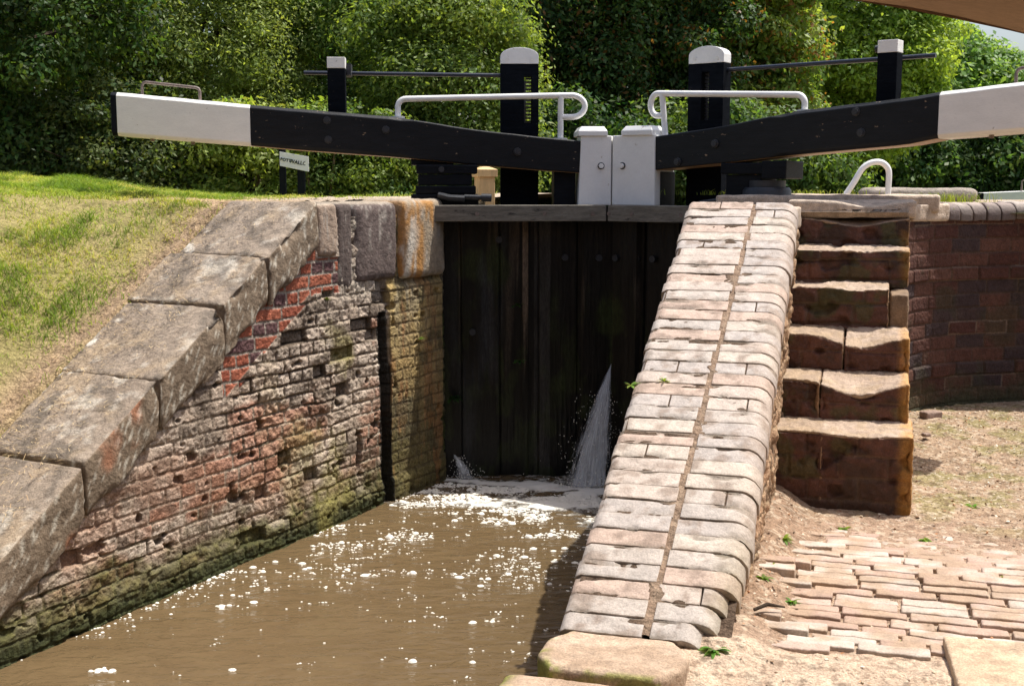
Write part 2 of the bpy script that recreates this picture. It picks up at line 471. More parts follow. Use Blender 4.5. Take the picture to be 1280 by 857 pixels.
    for i, (s0, s1, zb, out, cb) in enumerate(blocks):
        zt = -.118 + .012 * (i == 3)
        Q, F, Nn, U = rbox(s1 - s0, .36, zt - zb, .03 if i < 2 else .05, (16, 10, 20))
        P = LP((s0 + s1) / 2 + Q[:, 0], out - .18 + Q[:, 1] + .012, (zt + zb) / 2 + Q[:, 2])
        n3 = fbm(P[:, 0] * 6, P[:, 1] * 6, P[:, 2] * 3, 4, 200 + i); n4 = fbm(P[:, 0] * 30, P[:, 1] * 30, P[:, 2] * 12, 3, 210 + i)
        nw = Nn[:, [0]] * np.array([[LD[0], LD[1], 0]]) + Nn[:, [1]] * np.array([[LN[0], LN[1], 0]]) + Nn[:, [2]] * np.array([[0, 0, 1]])
        P = P + nw * ((n3 - .5) * .022 + (n4 - .5) * .008)[:, None]
        sx = U[:, 0]
        c = mixc(np.array(cb) * .75, np.array(cb) * 1.25, n3)
        streak = sstep(.60, .70, fbm(P[:, 0] * 40, P[:, 1] * 40, P[:, 2] * 10, 3, 220))
        c = mixc(c, np.array([.42, .38, .33]), streak * .55)
        if i == 3:
            so = sstep(.48, .62, fbm(Q[:, 0] * 14, 0 * sx, P[:, 2] * 2.2, 4, 231) + .12 * np.exp(-((sx - .1) / .5) ** 2))
            c = mixc(c, np.array([.42, .20, .05]), so * .85)
            wl = sstep(.45, .62, fbm(Q[:, 0] * 30, 0 * sx, P[:, 2] * 6, 4, 233)) * sstep(-.1, -.7, sx)
            c = mixc(c, np.array([.55, .52, .46]), wl * .8)
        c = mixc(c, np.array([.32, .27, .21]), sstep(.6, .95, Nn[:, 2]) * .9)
        new_mesh_obj('coping_stone', P, F, M['stone'], root, c)
    # chamber wall behind the quoin (towards and past the gate)
    ns, nz = 120, 200
    T = np.linspace(0, 1, ns)[:, None] + np.zeros((1, nz)); K = np.linspace(0, 1, nz)[None, :] + T * 0
    Z = -2.25 + 2.12 * K
    C0 = np.array([LA[0] + LD[0] * 3.6, LA[1] + LD[1] * 3.6])
    dirv = np.array([SP + .28, CP]); dirv /= np.linalg.norm(dirv)
    nn = np.array([dirv[1], -dirv[0]])
    d, r1, r2, r3, row, ci = brick_pattern(T * .6, Z, .225, .079, True, 5, .006)
    dep = -(1 - sstep(.003, .012, d)) * .008 + (fbm(T * 20, Z * 20, 0, 4, 240) - .5) * .02
    V = np.stack([C0[0] + dirv[0] * T * .6 + nn[0] * dep, C0[1] + dirv[1] * T * .6 + nn[1] * dep, Z], -1)
    c = mixc((.09, .075, .05), (.16, .13, .08), fbm(T * 8, Z * 6, 0, 4, 241))
    c = mixc(c, np.array([.05, .06, .02]), sstep(.5, .6, fbm(T * 4, Z * 3, 3, 4, 242)))
    new_mesh_obj('chamber_face', V.reshape(-1, 3), grid_faces(ns, nz), M['brick'], root, c.reshape(-1, 3))
    rebase(root)
    return root
build_left_wall()

# ================================================================== RIGHT RAMP WALL
V0, V1 = 3.67, 6.37
RB = 1.31 / (V1 - V0)
def zramp(v): return -1.45 + RB * (v - V0)
def build_ramp_wall():
    root = empty('ramp_wall', 'sloping wing wall topped with pale bullnose bricks between the water and the steps', 'wall', loc=(*W(-.65, 5.0)[:2], -2.1))
    sp = Soup()
    n = 36; dv = (V1 - V0) / n
    rr = random.Random(3)
    sl = math.atan(RB)
    ca, sa = math.cos(sl), math.sin(sl)
    L = dv / ca
    for side in (0, 1):
        for i in range(n + 1):
            v = V0 + dv * (i + .5)
            if side == 0:
                u0 = -.925 + rr.uniform(-.008, .008); u1 = -.655 - .012 * 0 + .065 * (v - V0) / 2.7 + rr.uniform(-.008, .008)
                if i == 30: u0 += .01
                if i > 30: u0 += -.0
                if 29 < i < 33: u0 -= .0
            else:
                u0 = -.632 + .065 * (v - V0) / 2.7 + rr.uniform(-.006, .006); u1 = -.352 + rr.uniform(-.006, .006)
                if i < 5: u1 -= [.10, .065, .04, .02, .008][i]
            halves = [(u0, u1)]
            if rr.random() < .14: m = u0 + (u1 - u0) * rr.uniform(.4, .65); halves = [(u0, m - .003), (m + .003, u1)]
            tilt = rr.uniform(-.012, .012); lift = rr.uniform(-.003, .003); dvj = rr.uniform(-.003, .003)
            tone = rr.random()
            base = [(.50, .42, .36), (.47, .41, .36), (.52, .45, .38), (.44, .39, .35), (.49, .37, .30), (.43, .38, .345)][rr.randrange(6)]
            for (a, b) in halves:
                w = b - a; th = .115
                Q, F, Nn, U = rbox(w, L - .0035, th, .0035, (14, 6, 4))
                # bullnose on the outer edge
                x = Q[:, 0].copy(); z = Q[:, 2].copy()
                R = .075
                if side == 1 and b == u1:
                    t = np.clip((x - (w / 2 - R)) / R, 0, 1)
                    zt = th / 2
                    z = np.where(z > -th / 2 + .02, z - (1 - np.sqrt(np.clip(1 - t * t * .98, 0, 1))) * R * (z + th / 2) / th, z)
                if side == 0 and a == u0:
                    R2 = .03
                    t = np.clip(((-w / 2 + R2) - x) / R2, 0, 1)
                    z = z - (1 - np.sqrt(np.clip(1 - t * t * .95, 0, 1))) * R2 * (z + th / 2) / th
                uu = (a + b) / 2 + x
                z = z + lift + tilt * x
                y = Q[:, 1] + dvj
                vv = v + y * ca - (z - th / 2) * sa
                zz = zramp(v) + y * sa + (z - th / 2) * ca
                nz_ = fbm(uu * 14, vv * 14, zz * 14, 3, 300)
                n2 = fbm(uu * 60, vv * 60, zz * 60, 2, 301)
                dz = (nz_ - .5) * .003 + (n2 - .5) * .0025
                ch = sstep(.62, .72, fbm(uu * 9, vv * 22, 0, 3, 305 + i)) * (np.abs(U[:, 1]) > .6)
                dz = dz - ch * .008
                zz = zz + dz * (Nn[:, 2] > .3)
                x_, y_, _ = W(uu, vv)
                P = np.stack([x_, y_, zz], -1)
                c = mixc(np.array(base) * .80, np.array(base) * 1.04, nz_)
                c = mixc(c, np.array([.22, .16, .12]), .7 * sstep(.54, .72, fbm(uu * 22, vv * 22, 1, 4, 307)))
                c = mixc(c, np.array([.16, .13, .10]), .75 * ch)
                c = mixc(c, np.array([.20, .16, .12]), .6 * sstep(.78, 1.0, np.abs(U[:, 1])) * sstep(.4, .6, fbm(uu * 25, vv * 25, 4, 3, 309)))
                c = mixc(c, np.array([.24, .24, .12]), .5 * sstep(4.4, 3.7, vv) * sstep(-.5, -.36, uu))
                if side == 1: c = mixc(c, np.array([.33, .25, .19]), .35 * sstep(-.5, -.36, uu))
                sp.add(P, F, c)
    # notch: part of the top course missing is modelled by the lower brick ends (see core)
    sp.build('brick_coping', M['coping_brick'], root)
    # mortar / core surface under the bricks
    nu, nv = 60, 400
    U_ = np.linspace(-.905, -.375, nu)[:, None] + np.zeros((1, nv)); V_ = np.linspace(V0 + .012, V1 + .06, nv)[None, :] + np.zeros((nu, 1))
    c_m = -.645 + .065 * (V_ - V0) / 2.7
    near = np.exp(-((U_ - c_m) / .03) ** 2)
    Z = zramp(V_) - .006 + near * (.002 + .012 * (fbm(U_ * 20, V_ * 20, 0, 4, 310) - .5)) + (fbm(U_ * 30, V_ * 30, 0, 3, 311) - .5) * .008
    Z -= sstep(-.46, -.375, U_ + .10 * sstep(4.2, 3.68, V_)) * .05
    x_, y_, _ = W(U_, V_)
    c = mixc((.20, .13, .09), (.33, .25, .18), fbm(U_ * 30, V_ * 30, 0, 4, 312))
    c = mixc(np.array([.10, .07, .05]), c, near)
    new_mesh_obj('mortar', np.stack([x_, y_, Z], -1).reshape(-1, 3), grid_faces(nu, nv), M['earth'], root, c.reshape(-1, 3))
    # two vertical faces
    def face(u, sgn, zlo, drop, name, seed, colfn, thick):
        ns, nz = 420, 150
        Vv = np.linspace(V0, V1 + (.9 if sgn < 0 else .5), ns)[:, None] + np.zeros((1, nz)); K = np.linspace(0, 1, nz)[None, :]
        zt = np.minimum(zramp(Vv), -.14) - drop
        Zz = zlo + (zt - zlo) * K
        d, r1, r2, r3, row, ci = brick_pattern(Vv, Zz, .225, .079, True, seed, .006)
        mort = 1 - sstep(.003, .011, d)
        md = fbm(Vv * 14, Zz * 14, 0, 4, seed + 1)
        dep = -mort * .008 - r1 * .006 + (md - .5) * thick
        uu = u + sgn * dep - (0 if sgn < 0 else 1) * .105 * sstep(4.25, 3.68, Vv) ** 1.4
        c = colfn(Vv, Zz, r1, mort, md)
        x_, y_, _ = W(uu, Vv)
        fs = grid_faces(ns, nz)
        if sgn > 0: fs = fs[:, ::-1]
        new_mesh_obj(name, np.stack([x_, y_, Zz], -1).reshape(-1, 3), fs, M['brick'], root, c.reshape(-1, 3))
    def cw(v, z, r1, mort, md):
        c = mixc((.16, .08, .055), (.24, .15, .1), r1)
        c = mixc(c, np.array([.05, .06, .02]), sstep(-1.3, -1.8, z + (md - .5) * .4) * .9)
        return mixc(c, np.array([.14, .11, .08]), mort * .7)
    def cr(v, z, r1, mort, md):
        c = mixc((.30, .17, .10), (.42, .29, .18), r1 * .5 + md * .6)
        c = mixc(c, np.array([.10, .07, .045]), .7 * sstep(.5, .65, fbm(v * 12, z * 12, 0, 4, 322)))
        return mixc(c, np.array([.34, .25, .15]), mort * .6)
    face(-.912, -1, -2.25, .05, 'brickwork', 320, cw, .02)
    face(-.375, 1, -1.62, .085, 'brickwork', 330, cr, .055)
    # front end of the wall, under the first brick
    mb = MB()
    def G(t, d, z): return W(t, d, z)
    mb.box(G, -.90, -.50, V0 + .003, V0 + .2, -2.3, -1.6)
    mb.build('wall_core', surf_mat('ramp_core', color=(.16, .11, .08)), root)
    rebase(root)
build_ramp_wall()

# ---- low quayside in front of the ramp: big worn stones
def stone(name, P0, size, r, n, mat, root, colf, yaw=0.0, amp=.02, seed=0, fn=None, tiltx=0, tilty=0):
    Q, F, Nn, U = rbox(*size, r, n)
    cy, sy = math.cos(yaw), math.sin(yaw)
    if fn is not None: Q = fn(Q, Nn, U)
    z = Q[:, 2] + Q[:, 0] * tiltx + Q[:, 1] * tilty
    X = P0[0] + Q[:, 0] * cy - Q[:, 1] * sy; Y = P0[1] + Q[:, 0] * sy + Q[:, 1] * cy; Z = P0[2] + z
    Nw = np.stack([Nn[:, 0] * cy - Nn[:, 1] * sy, Nn[:, 0] * sy + Nn[:, 1] * cy, Nn[:, 2]], -1)
    d = (fbm(X * 6, Y * 6, Z * 6, 4, seed) - .5) * amp + (fbm(X * 35, Y * 35, Z * 35, 3, seed + 1) - .5) * amp * .25
    P = np.stack([X, Y, Z], -1) + Nw * d[:, None]
    c = colf(P, Nw, U)
    return new_mesh_obj(name, P, F, mat, root, c)

def col_flag(a, b, moss=0.0, seed=0):
    def f(P, Nw, U):
        c = mixc(a, b, fbm(P[:, 0] * 6, P[:, 1] * 6, 0, 4, seed + 3))
        c = mixc(c, np.array(a) * .55, .4 * sstep(.55, .7, fbm(P[:, 0] * 16, P[:, 1] * 16, 0, 4, seed + 5)))
        if moss:
            m = sstep(.4, .55, fbm(P[:, 0] * 16, P[:, 1] * 16, P[:, 2] * 16, 3, seed + 7) + moss * (np.maximum(-U[:, 0], np.abs(U[:, 1])) > .9) * .12) * (Nw[:, 2] < .93)
            c = mixc(c, np.array([.16, .17, .035]), m * .85)
        return c
    return f
# ================================================================== STEPS
STEPZ = [-1.135, -.935, -.745, -.53, -.345, -.185]
def build_steps():
    root = empty('stone_steps', 'six worn stone and brick steps climbing beside the ramp wall', 'steps', loc=(*W(.03, 5.9)[:2], -1.5))
    v0 = 5.66; dv = .275
    uL, uR = -.40, .215
    # core (stepped side) ------------------------------------------------
    zb = -1.62
    zprev = -1.52
    for k, zt in enumerate(STEPZ):
        vf = v0 + dv * k
        top = zt
        segs = [(uL, uR)]
        if k == 0: segs = [(uL, uL + .21), (uL + .215, uR)]
        if k == 1: segs = [(uL, uL + .20), (uL + .205, uR)]
        if k == 2: segs = [(uL, uL + .30), (uL + .305, uR)]
        if k == 3: segs = [(uL, uR - .10)]
        wear = [.012, .055, .05, .006, .008, .028][k]
        for j, (a, b) in enumerate(segs):
            h = top - zprev + .03
            if k == 0: h = top + 1.62
            if k in (0, 1, 2) and j == 0: hh = h
            Q, F, Nn, U = rbox(b - a, .40, h, .009 if k in (3, 4, 5) else .014, (int(20 + 110 * (b - a)), 16, int(12 + 130 * h * (k > 0) + (k == 0) * 50)))
            x = (a + b) / 2 + Q[:, 0]; y = vf + .20 + Q[:, 1]; z = top - h / 2 + Q[:, 2]
            # worn dip in the middle of the tread
            span = (x - uL) / (uR - uL)
            dip = wear * np.exp(-((span - .62) / .24) ** 2) * sstep(-.2, 1.0, U[:, 2])
            if k == 5: dip = .035 * np.exp(-((span - .55) / .28) ** 2) * sstep(-.2, 1, U[:, 2])
            fy = np.clip(1 - (Q[:, 1] + .20) / .30, 0, 1)
            z = z - dip * fy * 1.25 - .014 * fy * sstep(0, 1, U[:, 2])
            # the top tread keeps level
            # right side column of quoins leans out at the foot
            x = x + (.02 if k == 0 else 0) * sstep(.5, 1, U[:, 0])
            dbr, r1, r2, r3, row, ci = brick_pattern(x * 1.0, z, .21 if k in (4, 5) else .23, .105, False, 400 + k, .008)
            mort = 1 - sstep(.004, .012, dbr)
            front = sstep(-.5, -.9, Nn[:, 1])
            side = sstep(.5, .9, Nn[:, 0])
            brk = {0: 1, 1: .8, 2: .8, 3: 1.3, 4: 1.2, 5: .4}[k]
            dd = (fbm(x * 7, y * 7, z * 7, 4, 410 + k) - .5) * .016 + (fbm(x * 35, y * 35, z * 35, 3, 420 + k) - .5) * .014 + (fbm(x * 90, y * 90, z * 90, 2, 424 + k) - .5) * .006 - mort * .009 * front * brk - front * r3 * .006 * brk - front * .03 * sstep(.6, .75, fbm(x * 9, z * 14, 3, 3, 428 + k))
            if k in (3, 4):
                dd -= sstep(.5, .7, fbm(x * 12, y * 6, 0, 3, 433 + k)) * .012 * (Nn[:, 2] > .1)
            xx = x + Nn[:, 0] * dd; yy = y + Nn[:, 1] * dd; zz = z + Nn[:, 2] * dd
            X, Y, _ = W(xx, yy)
            P = np.stack([X, Y, zz], -1)
            tread = mixc((.30, .22, .165), (.42, .33, .255), fbm(xx * 8, yy * 8, 0, 4, 440))
            if j == 0 and k in (0, 1, 2): tread = mixc(tread, np.array([.24, .17, .11]), .5)
            dust = sstep(.45, .6, fbm(xx * 16, yy * 16, 0, 4, 441))
            tread = mixc(tread, np.array([.33, .24, .15]), .5 * dust)
            fr = mixc((.075, .036, .027), (.155, .075, .055), r1 * .6 + fbm(xx * 10, zz * 10, 0, 4, 442) * .5)  # riser brick, darkened so the colour carries the shade on its face
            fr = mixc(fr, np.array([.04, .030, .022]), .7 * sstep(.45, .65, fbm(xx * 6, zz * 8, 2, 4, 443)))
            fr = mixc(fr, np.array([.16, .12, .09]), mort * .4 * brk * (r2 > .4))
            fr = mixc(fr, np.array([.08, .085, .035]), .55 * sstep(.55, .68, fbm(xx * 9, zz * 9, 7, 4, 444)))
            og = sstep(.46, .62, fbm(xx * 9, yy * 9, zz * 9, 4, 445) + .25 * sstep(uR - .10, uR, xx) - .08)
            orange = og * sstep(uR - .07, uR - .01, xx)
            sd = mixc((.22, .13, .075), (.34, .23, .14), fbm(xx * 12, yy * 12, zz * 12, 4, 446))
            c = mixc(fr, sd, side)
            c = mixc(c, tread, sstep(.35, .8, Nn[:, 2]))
            c = mixc(c, np.array([.50, .25, .05]), orange * (.55 if k < 3 else .3))
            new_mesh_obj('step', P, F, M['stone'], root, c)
        if k == 3:      # loose lower piece beside the third brick riser
            Q, F, Nn, U = rbox(.092, .30, .21, .012, (12, 16, 20))
            x = uR - .048 + Q[:, 0]; y = vf + .18 + Q[:, 1]; z = top - .150 + Q[:, 2]
            X, Y, _ = W(x, y); P = np.stack([X, Y, z], -1) + Nn * ((fbm(x * 12, y * 12, z * 12, 4, 450) - .5) * .03)[:, None]
            new_mesh_obj('broken_brick', P, F, M['stone'], root, mixc((.14, .10, .07), (.30, .2, .12), fbm(x * 20, y * 20, z * 20, 3, 451)))
        zprev = top
    # side body
    for k, zt in enumerate(STEPZ):
        a = v0 + dv * k + .05
        mb = MB(); mb.box(lambda t, d, z: W(t, d, z), uL, uR - .02, a, v0 + dv * 5 + .42, -1.62, zt - .085 - .002 * k)
        if k == 0: cm = MB()
        cm.v += [tuple(p) for p in mb.v]; cm.f += [tuple(i + 8 * k for i in f) for f in mb.f]; cm.c += mb.c
    cm.build('side_core', surf_mat('steps_core', color=(.26, .16, .09)), root)
    rebase(root)
build_steps()

# ================================================================== RIGHT RETAINING WALL
def catmull(pts, n=16):
    out = []
    P = [np.array(p, float) for p in pts]
    P = [2 * P[0] - P[1]] + P + [2 * P[-1] - P[-2]]
    for i in range(1, len(P) - 2):
        for k in range(n):
            t = k / n
            out.append(.5 * ((2 * P[i]) + (-P[i-1] + P[i+1]) * t + (2*P[i-1] - 5*P[i] + 4*P[i+1] - P[i+2]) * t*t + (-P[i-1] + 3*P[i] - 3*P[i+1] + P[i+2]) * t**3))
    out.append(P[-2])
    return np.array(out)
RWPTS = [(2.235, 6.98), (2.40, 7.34), (2.64, 7.66), (3.0, 7.86), (3.45, 7.95), (4.4, 8.0), (6.5, 8.05), (11, 8.1)]
def resample(C, s):
    L = np.concatenate([[0], np.cumsum(np.linalg.norm(np.diff(C, axis=0), axis=1))])
    x = np.interp(s, L, C[:, 0]); y = np.interp(s, L, C[:, 1])
    dx = np.interp(s + .01, L, C[:, 0]) - np.interp(s - .01, L, C[:, 0]); dy = np.interp(s + .01, L, C[:, 1]) - np.interp(s - .01, L, C[:, 1])
    l = np.hypot(dx, dy) + 1e-9
    return x, y, dx / l, dy / l, L[-1]
RWC = catmull(RWPTS)
def build_retaining():
    root = empty('retaining_wall', 'dark curved brick retaining wall with bullnose coping to the right of the steps', 'wall', loc=(3.0, 7.9, -1.5))
    Lt = resample(RWC, np.array([0.]))[4]
    ns, nz = 700, 230
    S = np.concatenate([np.linspace(0, 3.2, 620), np.linspace(3.25, Lt - .02, 80)])[:, None] + np.zeros((1, nz)); K = np.linspace(0, 1, nz)[None, :] + S * 0
    Z = -1.7 + (-.235 + 1.7) * K
    x, y, tx, ty, _ = resample(RWC, S)
    nx, ny = ty, -tx           # outward towards the towpath
    d, r1, r2, r3, row, ci = brick_pattern(S, Z, .228, .0905, False, 500, .004)
    # break joints on alternate rows
    mort = 1 - sstep(.003, .010, d)
    md = fbm(S * 12, Z * 12, 0, 4, 501)
    dep = -mort * .006 - (r1 - .5) * .006 + (md - .5) * .012
    dep += .012 * ((row % 7) == 0) * (1 - mort)
    P = np.stack([x + nx * dep, y + ny * dep, Z], -1)
    c = mixc((.075, .032, .025), (.12, .058, .042), r1)
    c = mixc(c, np.array([.045, .034, .036]), (r2 > .72) * .8)
    c = mixc(c, np.array([.05, .045, .026]), .6 * sstep(.5, .66, fbm(S * 4, Z * 4, 3, 4, 503)))
    c = mixc(c, np.array([.10, .068, .05]), mort * .5)
    hl = ((row % 4) == 1) & (mort > .3)
    c = mixc(c, np.array([.22, .16, .12]), hl * .5 * (_h(ci, row, row * 0 + 4, 9) > .4))
    c = mixc(c, np.array([.055, .06, .03]), .7 * sstep(-1.2, -1.45, Z + (md - .5) * .4))
    new_mesh_obj('brickwork', P.reshape(-1, 3), grid_faces(ns, nz)[:, ::-1], M['brick'], root, c.reshape(-1, 3))
    # bullnose coping bricks set side by side
    rr = random.Random(5); sp = Soup()
    s = .34
    while s < 6.2:
        w = .108
        Q, F, Nn, U = rbox(w - .008, .27, .115, .012, (4, 12, 6))
        th = .115; R = .085
        yl = Q[:, 1].copy(); z = Q[:, 2].copy()
        t = np.clip((yl - (.135 - R)) / R, 0, 1)
        z = z - (1 - np.sqrt(np.clip(1 - t * t * .97, 0, 1))) * R * (z + th / 2) / th
        x, y, tx, ty, _ = resample(RWC, np.array([s + w / 2])); x, y, tx, ty = x[0], y[0], tx[0], ty[0]
        nx, ny = ty, -tx
        off = -.115 + rr.uniform(-.006, .008)
        X = x + tx * Q[:, 0] + nx * (yl + off); Y = y + ty * Q[:, 0] + ny * (yl + off)
        Zq = -.187 + z + rr.uniform(-.004, .004)
        base = [(.36, .29, .25), (.28, .22, .19), (.33, .22, .17), (.20, .15, .13), (.40, .34, .29)][rr.randrange(5)]
        nn = fbm(X * 14, Y * 14, Zq * 14, 4, 510)
        P = np.stack([X, Y, Zq + (nn - .5) * .016], -1)
        fr = sstep(.25, .9, t)
        c = mixc(np.array(base) * .85, np.array(base) * 1.15, nn)
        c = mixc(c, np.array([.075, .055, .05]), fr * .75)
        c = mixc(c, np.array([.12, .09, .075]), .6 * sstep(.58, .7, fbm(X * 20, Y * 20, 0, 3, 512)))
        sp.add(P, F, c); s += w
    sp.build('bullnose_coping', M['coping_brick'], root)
    fl = col_flag((.42, .34, .27), (.54, .45, .36), 0, 520)
    # corner stone and the long slabs above the steps
    stone('coping_stone', (2.35, 7.13, -.175), (.36, .30, .10), .015, (20, 18, 6), M['stone'], root, fl, math.radians(38), .02, 521)
    stone('coping_stone', (*W(-.10, 7.27)[:2], -.150), (.70, .40, .10), .016, (40, 22, 8), M['stone'], root, fl, -PHI + .02, .014, 522,
          fn=lambda Q, Nn, U: Q - np.stack([0 * Q[:, 0], 0 * Q[:, 0], .030 * np.exp(-((U[:, 0] - .25) / .45) ** 2) * sstep(.3, -1, U[:, 1]) * (U[:, 2] > 0)], -1))
    stone('coping_stone', (*W(-.25, 7.66)[:2], -.125), (1.3, .46, .10), .02, (44, 20, 6), M['stone'], root, fl, -PHI - .05, .022, 523)
    stone('coping_stone', (*W(-.64, 6.80)[:2], -.195), (.53, .46, .12), .015, (22, 14, 6), M['stone'], root, fl, -PHI - .03, .02, 525)
    rebase(root)
build_retaining()
# worn boulder lying on the lockside
b = stone('kerb_stone', (3.55, 10.6, -.115), (.95, .4, .13), .06, (20, 10, 6), M['stone'], None, col_flag((.28, .24, .2), (.36, .31, .26), 0, 530), .05, .03, 531)
tag(b, 'low grey kerb stone lying on the lockside right of the white hoop rail', 'stone')

# quay stones in the near foreground (end of the ramp wall)
qroot = empty('quay_edge', 'mossy sandstone blocks edging the water at the foot of the ramp wall', 'stone edging', loc=(.35, 3.4, -1.6))
def qfn(Q, Nn, U):
    Q = Q.copy()
    cx = sstep(.55, 1, np.abs(U[:, 0])) * np.sign(U[:, 0]); cyy = sstep(.3, 1, np.abs(U[:, 1]))
    Q[:, 0] -= cx * cyy * .055
    return Q
def qcol(a, b, seed):
    def f(P, Nw, U):
        c = mixc(a, b, fbm(P[:, 0] * 4, P[:, 1] * 12, 0, 4, seed))
        c = mixc(c, np.array([.25, .17, .11]), .5 * sstep(.5, .7, fbm(P[:, 0] * 10, P[:, 1] * 10, 0, 4, seed + 1)))
        e = np.clip(sstep(-.78, -1.0, U[:, 0]) + .8 * sstep(-.8, -1, U[:, 1]), 0, 1)
        m = sstep(.42, .55, fbm(P[:, 0] * 22, P[:, 1] * 22, P[:, 2] * 22, 3, seed + 2) + .05) * e
        return mixc(c, np.array([.20, .22, .03]), m * .85)
    return f
stone('edge_stone', (*W(-.715, 3.52)[:2], -1.537), (.46, .32, .17), .02, (26, 20, 8), M['stone'], qroot, qcol((.37, .27, .19), (.46, .35, .26), 540), -PHI, .012, 541, fn=qfn)
stone('edge_stone', (*W(-.74, 3.19)[:2], -1.560), (.54, .31, .17), .03, (26, 16, 8), M['stone'], qroot, qcol((.38, .27, .19), (.46, .35, .26), 545), -PHI, .022, 546)
stone('edge_stone', (*W(-.74, 2.80)[:2], -1.595), (.54, .40, .17), .03, (26, 16, 8), M['stone'], qroot, qcol((.38, .27, .19), (.46, .35, .26), 548), -PHI, .022, 549)
mb = MB(); mb.box(lambda t, d, z: W(t, d, z), -.975, -.52, -3, V0 - .01, -2.6, -1.655)
mb.build('edge_footing', surf_mat('edge_foot', color=(.10, .095, .05)), qroot)
rebase(qroot)

# ================================================================== TOWPATH (lower right), heightfield + brick paving
def pave_mask(u, v):
    # region of the brick-on-edge paving in lock coordinates
    m = sstep(-.60, -.5, u) * sstep(3.82, 3.88, v - .2 * (u + .15)) * sstep(5.8, 5.5, v)
    return m
def tow_height(u, v):
    h = -1.505 + (fbm(u * 1.7, v * 1.7, 0, 3, 600) - .5) * .06
    # slight heap against the ramp wall and the steps
    h = h + (.05 + .03 * sstep(4.2, 5, v)) * sstep(-.18, -.38, u) * sstep(3.45, 3.8, v) + .05 * sstep(6.4, 7.3, v)
    h = h - .012 * sstep(3.74, 3.70, v) 
    return h
def build_towpath():
    U = np.concatenate([np.linspace(-.56, 2.6, 420), np.linspace(2.65, 14, 40)]); Vv = np.concatenate([np.linspace(-3, 3.0, 30), np.linspace(3.02, 8.9, 640)])
    Ug, Vg = np.meshgrid(U, Vv, indexing='ij')
    Z = tow_height(Ug, Vg)
    f1 = fbm(Ug * 18, Vg * 18, 0, 4, 601); f2 = fbm(Ug * 60, Vg * 60, 0, 3, 602)
    Z = Z + (f1 - .5) * .018 + (f2 - .5) * .008 - .003 * pave_mask(Ug, Vg)
    x, y, _ = W(Ug, Vg)
    sand = mixc((.40, .29, .205), (.54, .42, .32), fbm(Ug * 9, Vg * 9, 0, 4, 603) * .6 + f2 * .4)
    dirt = mixc((.24, .165, .105), (.40, .29, .20), fbm(Ug * 14, Vg * 14, 0, 5, 604))
    far = sstep(5.2, 5.9, Vg + .25 * (Ug - .5))
    heap = sstep(.0, -.35, Ug) * sstep(3.9, 4.3, Vg)
    c = mixc(sand, dirt, np.clip(np.maximum(far, heap) , 0, 1))
    c = mixc(c, np.array([.26, .17, .115]), .7 * pave_mask(Ug, Vg))
    g = sstep(.48, .62, fbm(Ug * 6, Vg * 6, 3, 4, 605)) * far
    c = mixc(c, np.array([.17, .17, .05]), g * .55)
    c = mixc(c, np.array([.50, .42, .32]), .5 * sstep(.64, .70, vnoise(Ug * 55, Vg * 55, 0, 606)))
    c = mixc(c, np.array([.14, .09, .06]), .5 * sstep(.72, .8, vnoise(Ug * 42, Vg * 42, 5, 607)))
    o = new_mesh_obj('towpath', np.stack([x, y, Z], -1).reshape(-1, 3), grid_faces(len(U), len(Vv)), M['earth'], None, c.reshape(-1, 3))
    tag(o, kind='structure')
    # brick on edge paving
    rr = random.Random(11); sp = Soup()
    rowh = .068; ang = math.radians(2)
    v = 3.77; r = 0
    while v < 6.0:
        u = -.62 + rr.uniform(0, .2)
        while u < 3.2:
            L = rr.choice([.225, .225, .215, .23, .15])
            uc = u + L / 2; vc = v + rowh / 2 + uc * -.06 + rr.uniform(-.004, .004)
            u += L + .006
            left_edge = float(np.interp(vc, [3.8, 4.7, 5.3, 5.7], [-.46, -.42, -.24, -.2])) + rr.uniform(-.05, .12)
            if vc < 4.2: pass
            if uc - L / 2 < left_edge: continue
            if uc > -.42 and uc < .26 and vc > 5.62: continue
            if vc > 5.62 + rr.uniform(-.2, .12): continue
            if vc < 3.86 + .0 and rr.random() < .15: continue
            if vc < 3.86 + .2 * (uc + .15): continue
            Q, F, Nn, U = rbox(L - .004, rowh - .004, .06, .007, (6, 3, 2))
            aa = rr.uniform(-.012, .012)
            uu = uc + Q[:, 0]; vv = vc + Q[:, 1] + Q[:, 0] * aa
            h0 = float(tow_height(np.array([uc]), np.array([vc]))[0])
            sink = (float(fbm(np.array([uc * 2.3]), np.array([vc * 2.3]), 0, 3, 610)[0]) - .5) * .045
            dirtc = .025 * float(sstep(4.6, 5.5, np.array([vc + .25 * (uc - .5)]))[0])
            zz = h0 - .030 + Q[:, 2] + .013 - max(sink * .35, -.003) - dirtc - (.010 if uc < -.25 else 0) + rr.uniform(-.003, .003) + Q[:, 1] * rr.uniform(-.08, .08)
            zz = zz + (fbm(uu * 20, vv * 20, 0, 3, 611) - .5) * .010
            pal = [(.52, .41, .34), (.50, .37, .30), (.46, .32, .25), (.56, .47, .40), (.42, .29, .22), (.50, .42, .35), (.50, .37, .29)]
            b = np.array(pal[rr.randrange(7)])
            c = mixc(b * .74, b * .98, fbm(uu * 15, vv * 15, 0, 3, 612))
            c = mixc(c, np.array([.34, .24, .16]), .8 * sstep(.44, .62, fbm(uu * 11, vv * 11, 4, 4, 613)))
            X, Y, _ = W(uu, vv)
            sp.add(np.stack([X, Y, zz], -1), F, c)
        v += rowh; r += 1
    o = sp.build('paving', M['coping_brick'])
    tag(o, kind='structure')
build_towpath()
s_ = stone('flagstone', (1.83, 3.47, -1.50), (.95, .42, .05), .012, (26, 14, 3), M['stone'], None, col_flag((.46, .33, .22), (.54, .42, .3), 0, 620), -PHI + .05, .010, 621)
